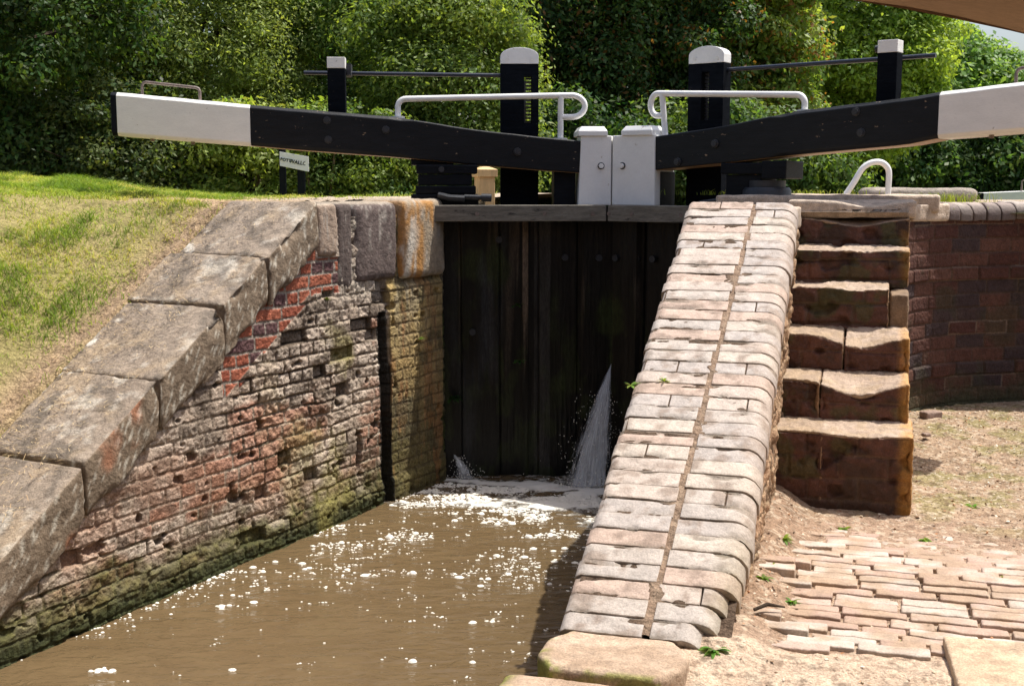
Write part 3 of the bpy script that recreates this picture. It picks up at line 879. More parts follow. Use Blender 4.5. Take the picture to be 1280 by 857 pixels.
tag(s_, 'smooth buff flagstone set in the sandy path at the lower right', 'paving slab')
# ================================================================== LOCK GATES
MX, MY = .700, 8.16
def gate(side):
    left = side == 'L'
    if left: e = np.array([-.9986, -.053]); n = np.array([.053, -.9986])
    else: e = np.array([.8102, -.5862]); n = np.array([-.5862, -.8102])
    off = .072 if left else -.066
    def G0(t, d, z): return (MX + e[0] * t + n[0] * d, MY + e[1] * t + n[1] * d, z)
    def G(t, d, z): return G0(t + off * min(1, max(0, (t - .1) / .3)), d, z)
    E3 = (e[0], e[1], 0); N3 = (n[0], n[1], 0); Z3 = (0, 0, 1)
    g = .004
    root = empty('lock_gate', 'left lock gate leaf, its black balance beam ending in a white tip over the grass' if left else
                 'right lock gate leaf, its balance beam rising over the steps and out of frame', 'lock gate', 'pair of bottom lock gates', loc=G(.6, 0, -2.2))
    TW = 2.335 if left else 2.226
    # -- balance beam
    prof = [(.22, .060, .272), (.9, .115, .345), (1.40, .163, .424), (2.05, .210, .475), (TW, .235 if left else .242, .498), (3.22, .300, .578)]
    TE = 3.185 if left else 2.86  # right beam cut short to keep its shadow off the ground
    def beam(pr, name, mat, parent, th0=.12, th1=.135, chip=0):
        mb = MB(); c = .018
        ring = []
        for (t, z0, z1) in pr:
            th = th0 + (th1 - th0) * min(1, t / 2)
            cc = c if t > 1.3 else .006
            ring.append([G(t, th - cc, z0), G(t, th, z0 + cc * 1.2), G(t, th, z1 - cc * 1.1), G(t, th - cc * 1.4, z1), G(t, -th + cc, z1), G(t, -th, z1 - cc), G(t, -th, z0 + cc), G(t, -th + cc, z0)])
        vs = [p for r_ in ring for p in r_]; fs = []
        for i in range(len(ring) - 1):
            for k in range(8):
                k2 = (k + 1) % 8; fs.append((i * 8 + k, i * 8 + k2, (i + 1) * 8 + k2, (i + 1) * 8 + k))
        fs.append(tuple(range(8))[::-1]); fs.append(tuple(range((len(ring) - 1) * 8, len(ring) * 8)))
        mb.add(vs, fs)
        return mb.build(name, mat, parent, bevel=.003, seg=1, smooth=False)
    def dens(a, b, k=10):
        out = []
        for i in range(k + 1):
            t = a + (b - a) * i / k
            z0 = float(np.interp(t, [p[0] for p in prof], [p[1] for p in prof])); z1 = float(np.interp(t, [p[0] for p in prof], [p[2] for p in prof]))
            w = 0
            out.append((t, z0 + w, z1 + .0008 * math.sin(t * 23)))
        return out
    bb = beam(dens(.22, TW, 26), 'balance_beam', M['beam_black'], root)
    we = beam(dens(TW + .001, TE, 14), 'white_end', M['white'], bb, .121, .136)
    if left:
        beam(dens(3.186, 3.222, 2), 'end_band', M['black'], bb, .119, .134)
    # pale bare-timber strip under the beam is part of its material; bolts
    mb = MB()
    bl = [(1.84, .40), (1.835, .275), (1.46, .34), (.60, .20), (.30, .10), (.34, .14)] if left else [(1.755, .405), (1.79, .285), (.86, .24), (.60, .13)]
    for (t, z) in bl[:4]:
        c = G(t, .128, z); mb = MB()
        mb.tube([c, Vector(c) + Vector(N3) * .009, Vector(c) + Vector(N3) * .010, Vector(c) + Vector(N3) * .022], [.027, .026, .017, .017], 8)
        mb.build('bolt', M['iron'], bb, smooth=False)
    # drops of rust bolts below the tip
    mb = MB()
    for t in ((2.98, 2.72) if left else (2.50,)):
        z = float(np.interp(t, [p[0] for p in prof], [p[1] for p in prof]))
        mb = MB(); mb.tube([G(t, .07, z + .01), G(t, .07, z - .018)], .014, 6)
        mb.build('bolt', M['galv'], bb)
    # -- mitre post (white)
    w = .243 if left else .268
    mb = MB()
    if left:
        w = .268; ol = None
    else:
        w = .372; ol = None
    j0, j1 = .052, -.04         # inner edge follows the mitre
    wt = w - .016 if left else w - .004
    mb.hexa([G0(j0, .135, -.15), G0(w, .135, -.15), G0(w, -.13, -.15), G0(j1, -.13, -.15), G0(j0, .135, .305), G0(wt, .135, .305), G0(wt, -.13, .305), G0(j1, -.13, .305)])
    mp = mb.build('mitre_post', M['white_clean'], root, bevel=.007)
    mb = MB()
    a, b = (.078, w + .004) if left else (.124, w - .018)
    cb = -.15 if left else -.03
    mb.hexa([G0(a, .148, .303), G0(b, .148, .303), G0(b, cb, .303), G0(a, cb, .303), G0(a, .148, .335), G0(b, .148, .335), G0(b, cb, .335), G0(a, cb, .335)])
    mb.hexa([G0(a + .001, .147, .334), G0(b - .001, .147, .334), G0(b - .001, cb + .001, .334), G0(a + .001, cb + .001, .334), G0(a + .022, .125, .365), G0(b - .022, .125, .365), G0(b - .022, cb + .03, .365), G0(a + .022, cb + .03, .365)])
    mb.build('post_cap', M['white_clean'], mp, bevel=.004)
    mb = MB(); tb = .119 if left else .13
    c = Vector(G0(tb, .135, .108)); mb.tube([c, c + Vector(N3) * .004], .023, 16); 
    o = mb.build('washer', M['iron'], mp)
    mb = MB(); mb.tube([c + Vector(N3) * .005, c + Vector(N3) * .024], .018, 6)
    mb.build('nut', M['white_clean'], mp, bevel=.002)
    # joint line down the post
    # -- black backing of the post below the cap rail, top cross timbers
    mb = MB()
    mb.box(G, .245 if left else .27, .36 if left else .44, -.14, .06, -.2, .075 if left else .07)
    mb.build('inner_stile', M['black'], root, bevel=.006)
    # -- footboard
    mb = MB(); z1 = -.147
    mb.box(G0, .097, 1.23 if left else 1.10, .10, .262, z1 - .105, z1)
    fb = mb.build('footboard', M['plank'], root, bevel=.006)
    mb = MB()
    for t in (.17, .43, .87, ) if left else (.11, .33, .7):
        c = Vector(G(t, .262, z1 - .055)); mb = MB(); mb.tube([c - Vector(N3) * .003, c + Vector(N3) * .004], .014, 8)
        mb.build('bolt', M['galv'], fb)
    # -- planking below
    ns, nz = 420, 330
    T = np.linspace(.0, 1.28, ns)[:, None] + np.zeros((1, nz)); Zg = np.linspace(-2.3, -.16, nz)[None, :] + T * 0
    pw = .262
    tw_ = T + (vnoise(Zg * 1.5, T * 0, 0, 700) - .5) * .006
    pi = np.floor(tw_ / pw); pl = tw_ - pi * pw
    dj = np.minimum(pl, pw - pl)
    r1 = _h(pi.astype(np.int64), pi.astype(np.int64) * 0, pi.astype(np.int64) * 0, 701 + left)
    dep = .055 + (r1 - .5) * .02 - (1 - sstep(.001, .006, dj)) * .015
    grain = fbm(T * 60, Zg * 3, 0, 4, 702)
    dep += (grain - .5) * .005
    slat = ((pi == 2)) if left else (pi == 99)
    batten = np.zeros_like(T)
    for (tc, hw, o_) in ([(.615, .022, .02), (.115, .115, .05)] if left else [(.115, .115, .05), (.5, .02, .015)]):
        batten = np.maximum(batten, (np.abs(T - tc) < hw) * o_)
    dep = dep + batten
    dep = dep + .02 * (np.abs(Zg + .62) < .002) * 0
    X = MX + e[0] * T + n[0] * dep; Y = MY + e[1] * T + n[1] * dep
    c = mixc((.004, .0035, .003), (.010, .009, .0075), grain)
    st = sstep(.60, .74, fbm(T * 20, Zg * .8, 3, 4, 703)) * sstep(-1.6, -.5, Zg)
    c = mixc(c, np.array([.07, .052, .036]), st * .7)
    if left:
        pale = (np.abs(T - .615) < .02) * sstep(-1.25, -.8, Zg + (grain - .5) * .8)
        c = mixc(c, np.array([.15, .11, .075]), pale * .8)
        dd = np.abs(T - .50) < .055
        c = mixc(c, np.array([.06, .055, .05]), dd * .4)
    gr = sstep(.52, .72, fbm(T * 5, Zg * 3.5, 9, 4, 704)) * sstep(-2.0, -1.0, Zg)
    c = mixc(c, np.array([.022, .030, .008]), np.clip(gr + .6 * sstep(.5, .65, fbm(T * 14, Zg * 6, 29, 4, 706)) * sstep(-.4, -1.4, Zg), 0, 1) * .85)
    blu = sstep(.5, .7, fbm(T * 9, Zg * 1.2, 19, 4, 705)) * sstep(1.25, .9, T) * sstep(.62, .7, T)
    c = mixc(c, np.array([.03, .032, .036]), blu * .7)
    fs = grid_faces(ns, nz)
    new_mesh_obj('planking', np.stack([X, Y, Zg], -1).reshape(-1, 3), fs if left else fs[:, ::-1], M['gatewood'], root, c.reshape(-1, 3))
    mb = MB(); mb.box(G, .012, 1.26, -.10, .02, -2.4, -.17)
    mb.build('gate_frame', M['gatewood2'], root)
    mb = MB()
    for (t, z) in (((.30, -.50), (.12, -.5), (.72, -.38), (.9, -1.0)) if left else ((.08, -.5), (.25, -.5), (.4, -.5))):
        c = Vector(G(t, .075 + (.05 if t < .23 else 0), z)); mb = MB(); mb.tube([c - Vector(N3) * .02, c + Vector(N3) * .012], .022, 10)
        mb.build('bolt', M['iron'], root)
    # -- heel post block under the beam
    mb = MB()
    if left:
        mb.box(G, .865, 1.265, -.13, .16, .055, .115)
        mb.box(G, .90, 1.255, -.12, .15, -.02, .053)
        mb.box(G, .875, 1.27, -.14, .165, -.075, -.022)
        mb.box(G, .86, 1.30, -.15, .17, -.15, -.077)
        mb.box(G, .84, 1.33, -.10, .20, -.19, -.152)
        mb.box(G, 1.02, 1.30, -.12, .10, .112, .16)
    else:
        mb.box(G, .90, 1.30, -.14, .13, .05, .12)
        mb.box(G, .93, 1.17, -.12, .11, -.13, .048)
        mb.box(G, 1.18, 1.34, -.13, .14, .02, .13)
    hp = mb.build('heel_post', M['black'], root, bevel=.009)
    mb = MB()
    if left:
        mb.tube([G(.95, .20, -.095), G(.79, .22, -.10)], .017, 10)
        mb.tube([G(1.12, .175, -.082), G(1.05, .2, -.10), G(.95, .21, -.105)], .022, 8)
        mb.build('anchor_strap', M['iron'], hp, smooth=True)
        c = Vector(G(1.1, .155, .085)); mb = MB(); mb.tube([c, c + Vector(N3) * .02], .02, 8); mb.build('bolt', M['iron'], hp); mb = MB()
        mb.tube([G(.84, .215, -.098), G(.775, .222, -.10)], .026, 10)
    else:
        mb.tube([G(1.17, .03, -.14), G(1.17, .03, -.05), G(1.17, .03, -.03)], [.15, .15, .135], 24)
        mb.tube([G(1.17, .03, -.035), G(1.17, .03, .012)], .115, 24)
        mb.build('collar', M['iron'], hp, smooth=True); mb = MB()
        mb.tube([G(.80, .2, -.13), G(.9, .17, -.115), G(1.0, .15, -.12)], .018, 8)
    mb.build('anchor_pin', M['iron'], hp, smooth=True)
    # -- paddle post with its rack
    tc = .570 if left else .652
    w2 = .128 if left else .126
    a, b = tc - w2, tc + w2
    dF, dB = -.135, -.24
    ss = 1 if left else 1
    s0, s1 = (a + .045, a + .098) if left else (a + .095, a + .15)
    zs0, zs1 = .40, .71
    zc = .79 if left else .762
    mb = MB()
    mb.box(G, a, s0, dB, dF, -.26, zc); mb.box(G, s1, b, dB, dF, -.26, zc)
    mb.box(G, s0, s1, dB + .001, dF - .001, -.26, zs0); mb.box(G, s0, s1, dB + .001, dF - .001, zs1, zc - .001)
    pp = mb.build('paddle_post', M['post_black'], root)
    mb = MB()
    for k in range(14):
        z = zs0 - .02 + k * .024
        mb.box(G, s0 + .004, s1 - .014, dB + .02, dB + .06, z, z + .011)
    mb.box(G, s1 - .013, s1 - .001, dB + .02, dB + .08, zs0 - .05, zs1 - .03)
    mb.build('rack', M['iron'], pp)
    # white arched cap
    ol = [(a, zc + .001), (b, zc + .001), (b, zc + .055)]
    for k in range(1, 12):
        an = PI * k / 12
        ol.append((tc + w2 * math.cos(an) * .995, zc + .055 + .055 * math.sin(an)))
    ol.append((a, zc + .055))
    mb = MB(); mb.prism(G, ol, dB, dF)
    cp = mb.build('post_cap', M['white_clean'], pp, bevel=.004)
    mb = MB()
    for t in (a + .045, b - .045):
        c = Vector(G(t, dF, zc + .03)); mb = MB(); mb.tube([c - Vector(N3) * .003, c + Vector(N3) * .005], .013, 10)
        mb.build('bolt', M['white'], cp)
    # -- spindle rod and its small post
    tS = 1.79 if left else 1.873
    hw = .058
    mb = MB(); mb.box(G, tS - hw, tS + hw, -.12, -.02, .38, .745)
    sp_ = mb.build('spindle_post', M['post_black'], root, bevel=.005)
    mb = MB()
    mb.box(G, tS - hw - .001, tS + hw + .001, -.121, -.019, .746, .818)
    mb.build('post_cap', M['white'], sp_, bevel=.004)
    mb = MB()
    zr = .728
    mb.tube([G(b - .02, -.19, zr - .01), G(2.02 if left else 2.10, -.19, zr + .002)], .0135, 10)
    rod = mb.build('spindle_rod', M['rodblue'], root, smooth=True)
    mb = MB()
    q = tS - hw - .012 if left else tS - hw - .0
    mb.tube([G(q - .02, -.16, zr), G(q + .012, -.16, zr)], .03, 10)
    mb.box(G, q - .022, q + .004, -.22, -.10, zr - .02, zr + .055)
    if not left: mb.tube([G(tS - hw + .01, -.07, .775), G(tS - hw - .03, -.07, .775)], .02, 10)
    mb.build('spindle_bracket', M['iron'], sp_, smooth=True)
    # -- white handrail
    r = .0195
    if left: tf, tl, tx, zr0, zr1, lean = 1.385, .325, .195, .545, .572, 0
    else: tf, tl, tx, zr0, zr1, lean = 1.40, .425, .325, .525, .572, .03
    tf_z = float(np.interp(tf, [p[0] for p in prof], [p[2] for p in prof]))
    R = .071
    pts = [Vector(G(tf, .03, tf_z - .01)), Vector(G(tf, .03, zr0 - .055))]
    pts += [Vector(G(tf - .055 * (1 - math.cos(x)), .03, zr0 - .055 + .055 * math.sin(x))) for x in np.linspace(.15, PI / 2, 7)]
    nst = 8
    cx = tx + R
    for i in range(1, nst): 
        f = i / nst; pts.append(Vector(G(tf - .055 + (cx - tf + .055) * f, .03, zr0 + (zr1 - zr0) * f)))
    pts += [Vector(G(cx - R * math.sin(x), .03, zr1 - R + R * math.cos(x))) for x in np.linspace(0, PI, 17)]
    pts += [Vector(G(tl + .005, .03, zr1 - 2 * R))]
    mb = MB(); mb.tube(pts, r, 14)
    hr = mb.build('handrail', M['white_clean'], root, smooth=True)
    zl = float(np.interp(tl, [p[0] for p in prof], [p[2] for p in prof]))
    mb = MB(); mb.tube([G(tl, .03, zr1), G(tl + lean * .5, .03, zr1 - 2 * R), G(tl + lean, .03, zl - .01)], r, 14)
    mb.build('rail_leg', M['white_clean'], hr, smooth=True)
    for (a_, b_) in ((tl + lean, zl), (tf, tf_z)):
        mb = MB(); mb.tube([G(a_, .03, b_ - .010), G(a_, .03, b_ + .010)], .045, 14)
        mb.build('rail_foot', M['white'], hr, smooth=False)
    # -- hoop on the white end
    t0, t1 = (2.674, 3.045) if left else (2.60, 2.80)
    zb0 = float(np.interp(t0, [p[0] for p in prof], [p[2] for p in prof])); zb1 = float(np.interp(t1, [p[0] for p in prof], [p[2] for p in prof]))
    h = .085
    pts = [Vector(G(t0, .02, zb0 - .01)), Vector(G(t0, .02, zb0 + h - .025)), Vector(G(t0 + .008, .02, zb0 + h - .007)), Vector(G(t0 + .025, .02, zb0 + h)),
           Vector(G(t1 - .025, .02, zb1 + h)), Vector(G(t1 - .008, .02, zb1 + h - .007)), Vector(G(t1, .02, zb1 + h - .025)), Vector(G(t1, .02, zb1 - .01))]
    mb = MB(); mb.tube(pts, .0095, 10)
    mb.build('pull_hoop', M['galv'], root, smooth=True)
    rebase(root)
    return G

def beam_black_mat():
    """black paint, worn to bare timber in places and never painted underneath"""
    m = surf_mat('black_beam_paint', .45, 60, .2, 8, .3, .0016, 30, .22, stretch=(1, 1, 5), color=(.007, .0085, .011), tint=((.30, .22, .15), 13, .665, .02, (1, 1, 2.5)))
    nt = m.node_tree
    b = [n for n in nt.nodes if n.type == 'BSDF_PRINCIPLED'][0]
    src = b.inputs['Base Color'].links[0].from_socket
    geo = nt.nodes.new('ShaderNodeNewGeometry'); sep = nt.nodes.new('ShaderNodeSeparateXYZ'); nt.links.new(geo.outputs['Normal'], sep.inputs[0])
    mr = N_(nt, 'ShaderNodeMapRange'); mr.inputs['From Min'].default_value = -.75; mr.inputs['From Max'].default_value = -.85; mr.inputs['To Min'].default_value = 0; mr.inputs['To Max'].default_value = 1
    nt.links.new(sep.outputs[2], mr.inputs['Value'])
    mx = N_(nt, 'ShaderNodeMix', data_type='RGBA'); nt.links.new(mr.outputs[0], mx.inputs[0]); nt.links.new(src, mx.inputs[6]); mx.inputs[7].default_value = (.33, .2, .10, 1)
    nt.links.new(mx.outputs[2], b.inputs['Base Color'])
    return m
M['beam_black'] = beam_black_mat()
M['gatewood2'] = surf_mat('gate_timber', .7, color=(.03, .026, .022))
M['post_black'] = surf_mat('black_post_paint', .75, 60, .2, 8, .3, .0016, 45, .02, stretch=(1, 1, 6), color=(.0065, .008, .011), tint=((.05, .045, .04), 26, .66, .04, (1, 1, 1)))
M['rodblue'] = surf_mat('black_rod', .3, 60, .2, 8, .2, .0006, 45, .6, color=(.012, .016, .03))
GL = gate('L'); GR = gate('R')

# ================================================================== SMALL FURNITURE
def bollard():
    x, y = -.225, 9.95
    root = empty('bollard', 'short pale timber post with a flat chamfered cap behind the left gate', 'post', loc=(x, y, -.2))
    a = .35; ca, sa = math.cos(a), math.sin(a)
    G = lambda t, d, z: (x + ca * t - sa * d, y + sa * t + ca * d, z)
    mb = MB(); mb.box(G, -.068, .068, -.068, .068, -.4, .05); mb.build('post', M['newwood'], root, bevel=.008)
    mb = MB(); h = .085
    mb.box(G, -h, h, -h, h, .045, .105); 
    mb.hexa([G(-h, -h, .104), G(h, -h, .104), G(h, h, .104), G(-h, h, .104), G(-.03, -.03, .128), G(.03, -.03, .128), G(.03, .03, .128), G(-.03, .03, .128)])
    mb.build('cap', M['newwood'], root, bevel=.003)
    rebase(root)
bollard()

def sign():
    y = 12.2
    root = empty('name_sign', 'small white nameplate with dark lettering on two black posts before the hedge', 'sign', loc=(-2.2, y, -.2))
    xl, xr = (356 - 640) / 1500 * y, (379 - 640) / 1500 * y
    G = lambda t, d, z: (t, y + d, z)
    mb = MB(); mb.box(G, xl - .035, xl + .03, 0, .05, -.5, .345); mb.build('post', M['black'], root, bevel=.004)
    mb = MB(); mb.box(G, xr - .04, xr + .035, 0, .05, -.5, .25); mb.build('post', M['black'], root, bevel=.004)
    x0, x1 = (353.5 - 640) / 1500 * y, (389.5 - 640) / 1500 * y
    zt0, zb0, zt1, zb1 = .305, .165, .255, .105
    mb = MB(); mb.hexa([(x0, y - .03, zb0), (x1, y - .05, zb1), (x1, y - .035, zb1), (x0, y - .015, zb0), (x0, y - .03, zt0), (x1, y - .05, zt1), (x1, y - .035, zt1), (x0, y - .015, zt0)])
    board = mb.build('board', M['white_clean'], root, bevel=.002)
    def txt(body, size, cx, cz, nm='lettering'):
        cu = bpy.data.curves.new(nm, 'FONT'); cu.body = body; cu.size = size; cu.align_x = 'CENTER'; cu.align_y = 'CENTER'; cu.extrude = .0008; cu.offset = .0015
        o = bpy.data.objects.new('tmp', cu); COL.objects.link(o)
        bpy.context.view_layer.update()
        me = bpy.data.meshes.new_from_object(o.evaluated_get(bpy.context.evaluated_depsgraph_get()))
        bpy.data.objects.remove(o)
        sl = math.atan2(zt1 - zt0, x1 - x0)
        me.transform(Matrix.Translation((cx, y - .033 - .02 * (cx - x0) / (x1 - x0), cz)) @ Matrix.Rotation(-sl, 4, 'Y') @ Matrix.Rotation(PI / 2, 4, 'X'))
        me.materials.clear(); me.materials.append(M['sign_ink'])
        ob = bpy.data.objects.new(nm, me); COL.objects.link(ob); ob.parent = board
        return ob
    txt("BOTT'T", .042, x0 + .078, .218)
    txt("WALLOX", .050, x0 + .205, .193)
    rebase(root)
sign()

def hoop_rail():
    y = 9.9
    P = lambda px, py, yy=y: Vector(((px - 640) / 1500 * yy, yy, (228 - py) / 1500 * yy))
    root = empty('ladder_hoop', 'white bent tube grab rail standing on the lockside behind the steps', 'grab rail', loc=(2.95, y, -.2))
    a = P(1045, 256); b = P(1078, 207); top = P(1090, 203); c = P(1107, 216); d = P(1106, 256)
    pts = [a, a.lerp(b, .5), P(1072, 213), P(1079, 206.5), P(1087, 203.3), P(1096, 203.5), P(1103, 208), P(1106.5, 216), P(1106.5, 235), d]
    # smooth
    C = catmull([tuple(p) for p in pts], 6)
    mb = MB(); mb.tube([Vector(p) for p in C], .024, 14); mb.build('rail', M['white_clean'], root, smooth=True)
    mb = MB(); mb.tube([d, d - Vector((0, 0, .01))], .05, 12); mb.build('foot', M['white_clean'], root)
    rebase(root)
hoop_rail()

def far_beam():
    root = empty('far_balance_beam', 'distant white tipped balance beam low on the lockside at the right edge', 'lock gate', loc=(8.0, 19.5, -.6))
    def G(t, d, z): return (7.15 + t, 19.9 - .30 * t + d, z)
    mb = MB(); mb.hexa([G(-2.6, 0, -.42), G(.55, 0, -.32), G(.55, .3, -.32), G(-2.6, .3, -.42), G(-2.6, 0, -.22), G(.55, 0, -.17), G(.55, .3, -.17), G(-2.6, .3, -.22)])
    mb.build('balance_beam', M['black'], root, bevel=.01)
    mb = MB(); mb.hexa([G(.552, 0, -.32), G(3.3, 0, -.24), G(3.3, .3, -.24), G(.552, .3, -.32), G(.552, 0, -.17), G(3.3, 0, -.03), G(3.3, .3, -.03), G(.552, .3, -.17)])
    mb.build('white_end', M['white'], root, bevel=.01)
    mb = MB(); mb.tube([G(1.15, .15, -.15), G(1.15, .15, .02), G(1.2, .15, .05), G(1.8, .15, .07), G(1.85, .15, .04), G(1.85, .15, -.12)], .015, 8)
    mb.build('pull_hoop', M['galv'], root, smooth=True)
    mb = MB(); mb.box(G, -2.4, -2.1, 0, .3, -1.2, -.4); mb.build('heel_post', M['black'], root)
    rebase(root)
far_beam()

# ================================================================== BRIDGE (camera stands in its mouth)
def bridge():
    root = empty('arch_bridge', 'brown plastered underside of a canal bridge arch at the top right corner', 'bridge', loc=(0, 2, -1.6))
    yF, yB = 2.9, -1.2
    cx = -.45; A = 3.25; B = 1.23
    # pass through: z at X=.90 and X=1.25
    zx = lambda x: B * math.sqrt(max(0, 1 - ((x - cx) / A) ** 2))
    z0 = ZBR - zx(1.007)
    n = 72
    prof = []
    for k in range(n + 1):
        an = PI * k / n
        prof.append((cx + A * math.cos(an), z0 + B * math.sin(an)))
    yc = lambda x: .0
    ny = 26
    V = []; 
    ys = np.linspace(yF, yB, ny)
    for (x, z) in prof:
        for y in ys:
            dz = (float(vnoise(x * 3, y * 3, 0, 800)) - .5) * .02
            V.append((x, y - .12 * (x - 1) * 0, z + dz))
    o = new_mesh_obj('soffit', V, grid_faces(n + 1, ny), M['bridge'], root, None)
    # front & back faces, extrados
    mb = MB()
    def G(t, d, z): return (t, d, z)
    zt = z0 + B + .45
    for (yy, y2) in ((yF, yF - .30), (yB, yB + .3)):
        for k in range(n):
            x0_, za = prof[k]; x1_, zb = prof[k + 1]
            mb.add([(x0_, yy, za), (x1_, yy, zb), (x1_, yy, zt), (x0_, yy, zt)], [(0, 1, 2, 3)])
    mb.box(G, cx - A, cx + A, yB - .001, yF + .001, zt, zt + .12)
    mb.box(G, cx - A - 1.5, cx + A + 1.5, yF - .28, yF + .002, zt + .10, zt + 1.0)
    mb.box(G, cx - A - 1.5, cx + A + 1.5, yB - .002, yB + .28, zt + .10, zt + 1.0)
    mb.build('spandrel', M['bridge'], root)
    mb = MB(); mb.box(G, cx - A - 1.5, cx - A, yB, yF, -2.6, zt + .1); mb.build('abutment', M['bridge'], root)
    mb = MB(); mb.box(G, cx + A, cx + A + 1.5, yB, yF, -2.2, zt + .1)
    mb.build('abutment', M['bridge'], root)
    # joint line across the soffit
    rebase(root)
ZBR = .388
bridge()
# ================================================================== GROUND
def bank_curve():
    pts = [(-3.4, 2.4), (-2.78, 3.55)]
    for s in np.linspace(-.9, 3.55, 40): pts.append(tuple(LP(s, 0, 0)[:2]))
    C = np.array(pts)
    c0 = C[-1]
    ext = [c0 + np.array([SP, CP]) * k for k in (.3, .8, 1.5, 3, 6, 12, 24, 60)]
    return np.vstack([C, ext])
BC = bank_curve()
BLEN = np.concatenate([[0], np.cumsum(np.linalg.norm(np.diff(BC, axis=0), axis=1))])
S0 = BLEN[2] - .9 * -1 - .9      # arclength where s=-.9
def bank_xyz(L, w):
    """L arclength along the edge, w distance to the left"""
    x = np.interp(L, BLEN, BC[:, 0]); y = np.interp(L, BLEN, BC[:, 1])
    a = .475 + .0 * w            # direction of offset, constant
    n = np.array([-.905, .425])
    X = x + n[0] * w; Y = y + n[1] * w
    s = L - BLEN[2] - .9
    zc = np.where(s < 2.3, zcop(np.minimum(s, 2.2)), -.12)
    zc = np.where(s < -.05, np.maximum(zc, -1.62), zc)
    ztop = -.11 + .16 * sstep(1.3, 4.0, w) * sstep(5.0, 3.0, s) - .28 * sstep(4.0, 7.0, s) * sstep(1.0, 2.5, w)
    ztop = ztop - .05 * sstep(8, 12, s) + .06 * np.exp(-((s - 3.4) / 1.2) ** 2) * sstep(1.6, .5, w) * .0
    f = sstep(.62, 2.6, w)
    z = (zc - .01) * (1 - f) + np.maximum(ztop, zc - .01) * f
    flat = sstep(2.1, 2.5, s)
    z = z * (1 - flat) + (np.minimum(-.105 + .0 * w, 0) + (ztop + .10)) * flat
    z = z - .03 * np.exp(-((w - .74) / .10) ** 2) * (s < 2.4) - .03 * (w < .64) * (s < 2.4)
    z = z + (fbm(X * 1.6, Y * 1.6, 0, 3, 900) - .5) * .10 * sstep(.5, 1.4, w) * sstep(2.6 + 3, 2.2, s * (w < 1.2)) 
    z = z - 2.0 * sstep(14, 60, Y) * .25
    return X, Y, z, s
def path_mask(X, Y, w, s):
    m1 = np.exp(-((w - .70 - .05 * sstep(1.5, 0, s) - .12 * (fbm(s * 2, s * 0, 0, 3, 903) - .5)) / .13) ** 2) * (s < 2.7)
    m2 = sstep(2.3, 2.6, s + .25 * (w - .5)) * sstep(1.9, 1.3, w + .6 * (fbm(X * 2, Y * 2, 0, 3, 904) - .5) + np.maximum(0, s - 4.5) * .05)
    return np.clip(m1 + m2, 0, 1)
def build_bank():
    Ls = np.concatenate([np.linspace(0, BLEN[2] + 5.6, 420), np.linspace(BLEN[2] + 5.65, BLEN[-1], 60)])
    Ws = np.concatenate([np.linspace(.30, 5.0, 300), np.linspace(5.1, 60, 50)])
    Lg, Wg = np.meshgrid(Ls, Ws, indexing='ij')
    X, Y, Z, S = bank_xyz(Lg, Wg)
    f1 = fbm(X * 9, Y * 9, 0, 4, 905); f2 = fbm(X * 30, Y * 30, 0, 3, 906)
    pm = path_mask(X, Y, Wg, S)
    Z = Z + (f1 - .5) * .03 + (f2 - .5) * .012
    straw = mixc((.34, .27, .13), (.22, .20, .07), f1)
    dirt = mixc((.40, .29, .19), (.30, .21, .13), f2)
    stony = mixc((.36, .29, .22), (.45, .37, .29), f1)
    c = mixc(straw, dirt, pm)
    c = mixc(c, stony, pm * sstep(2.6, 3.0, S))
    o = new_mesh_obj('grass_bank', np.stack([X, Y, Z], -1).reshape(-1, 3), grid_faces(len(Ls), len(Ws)), M['earth'], None, c.reshape(-1, 3))
    tag(o, kind='structure')
build_bank()

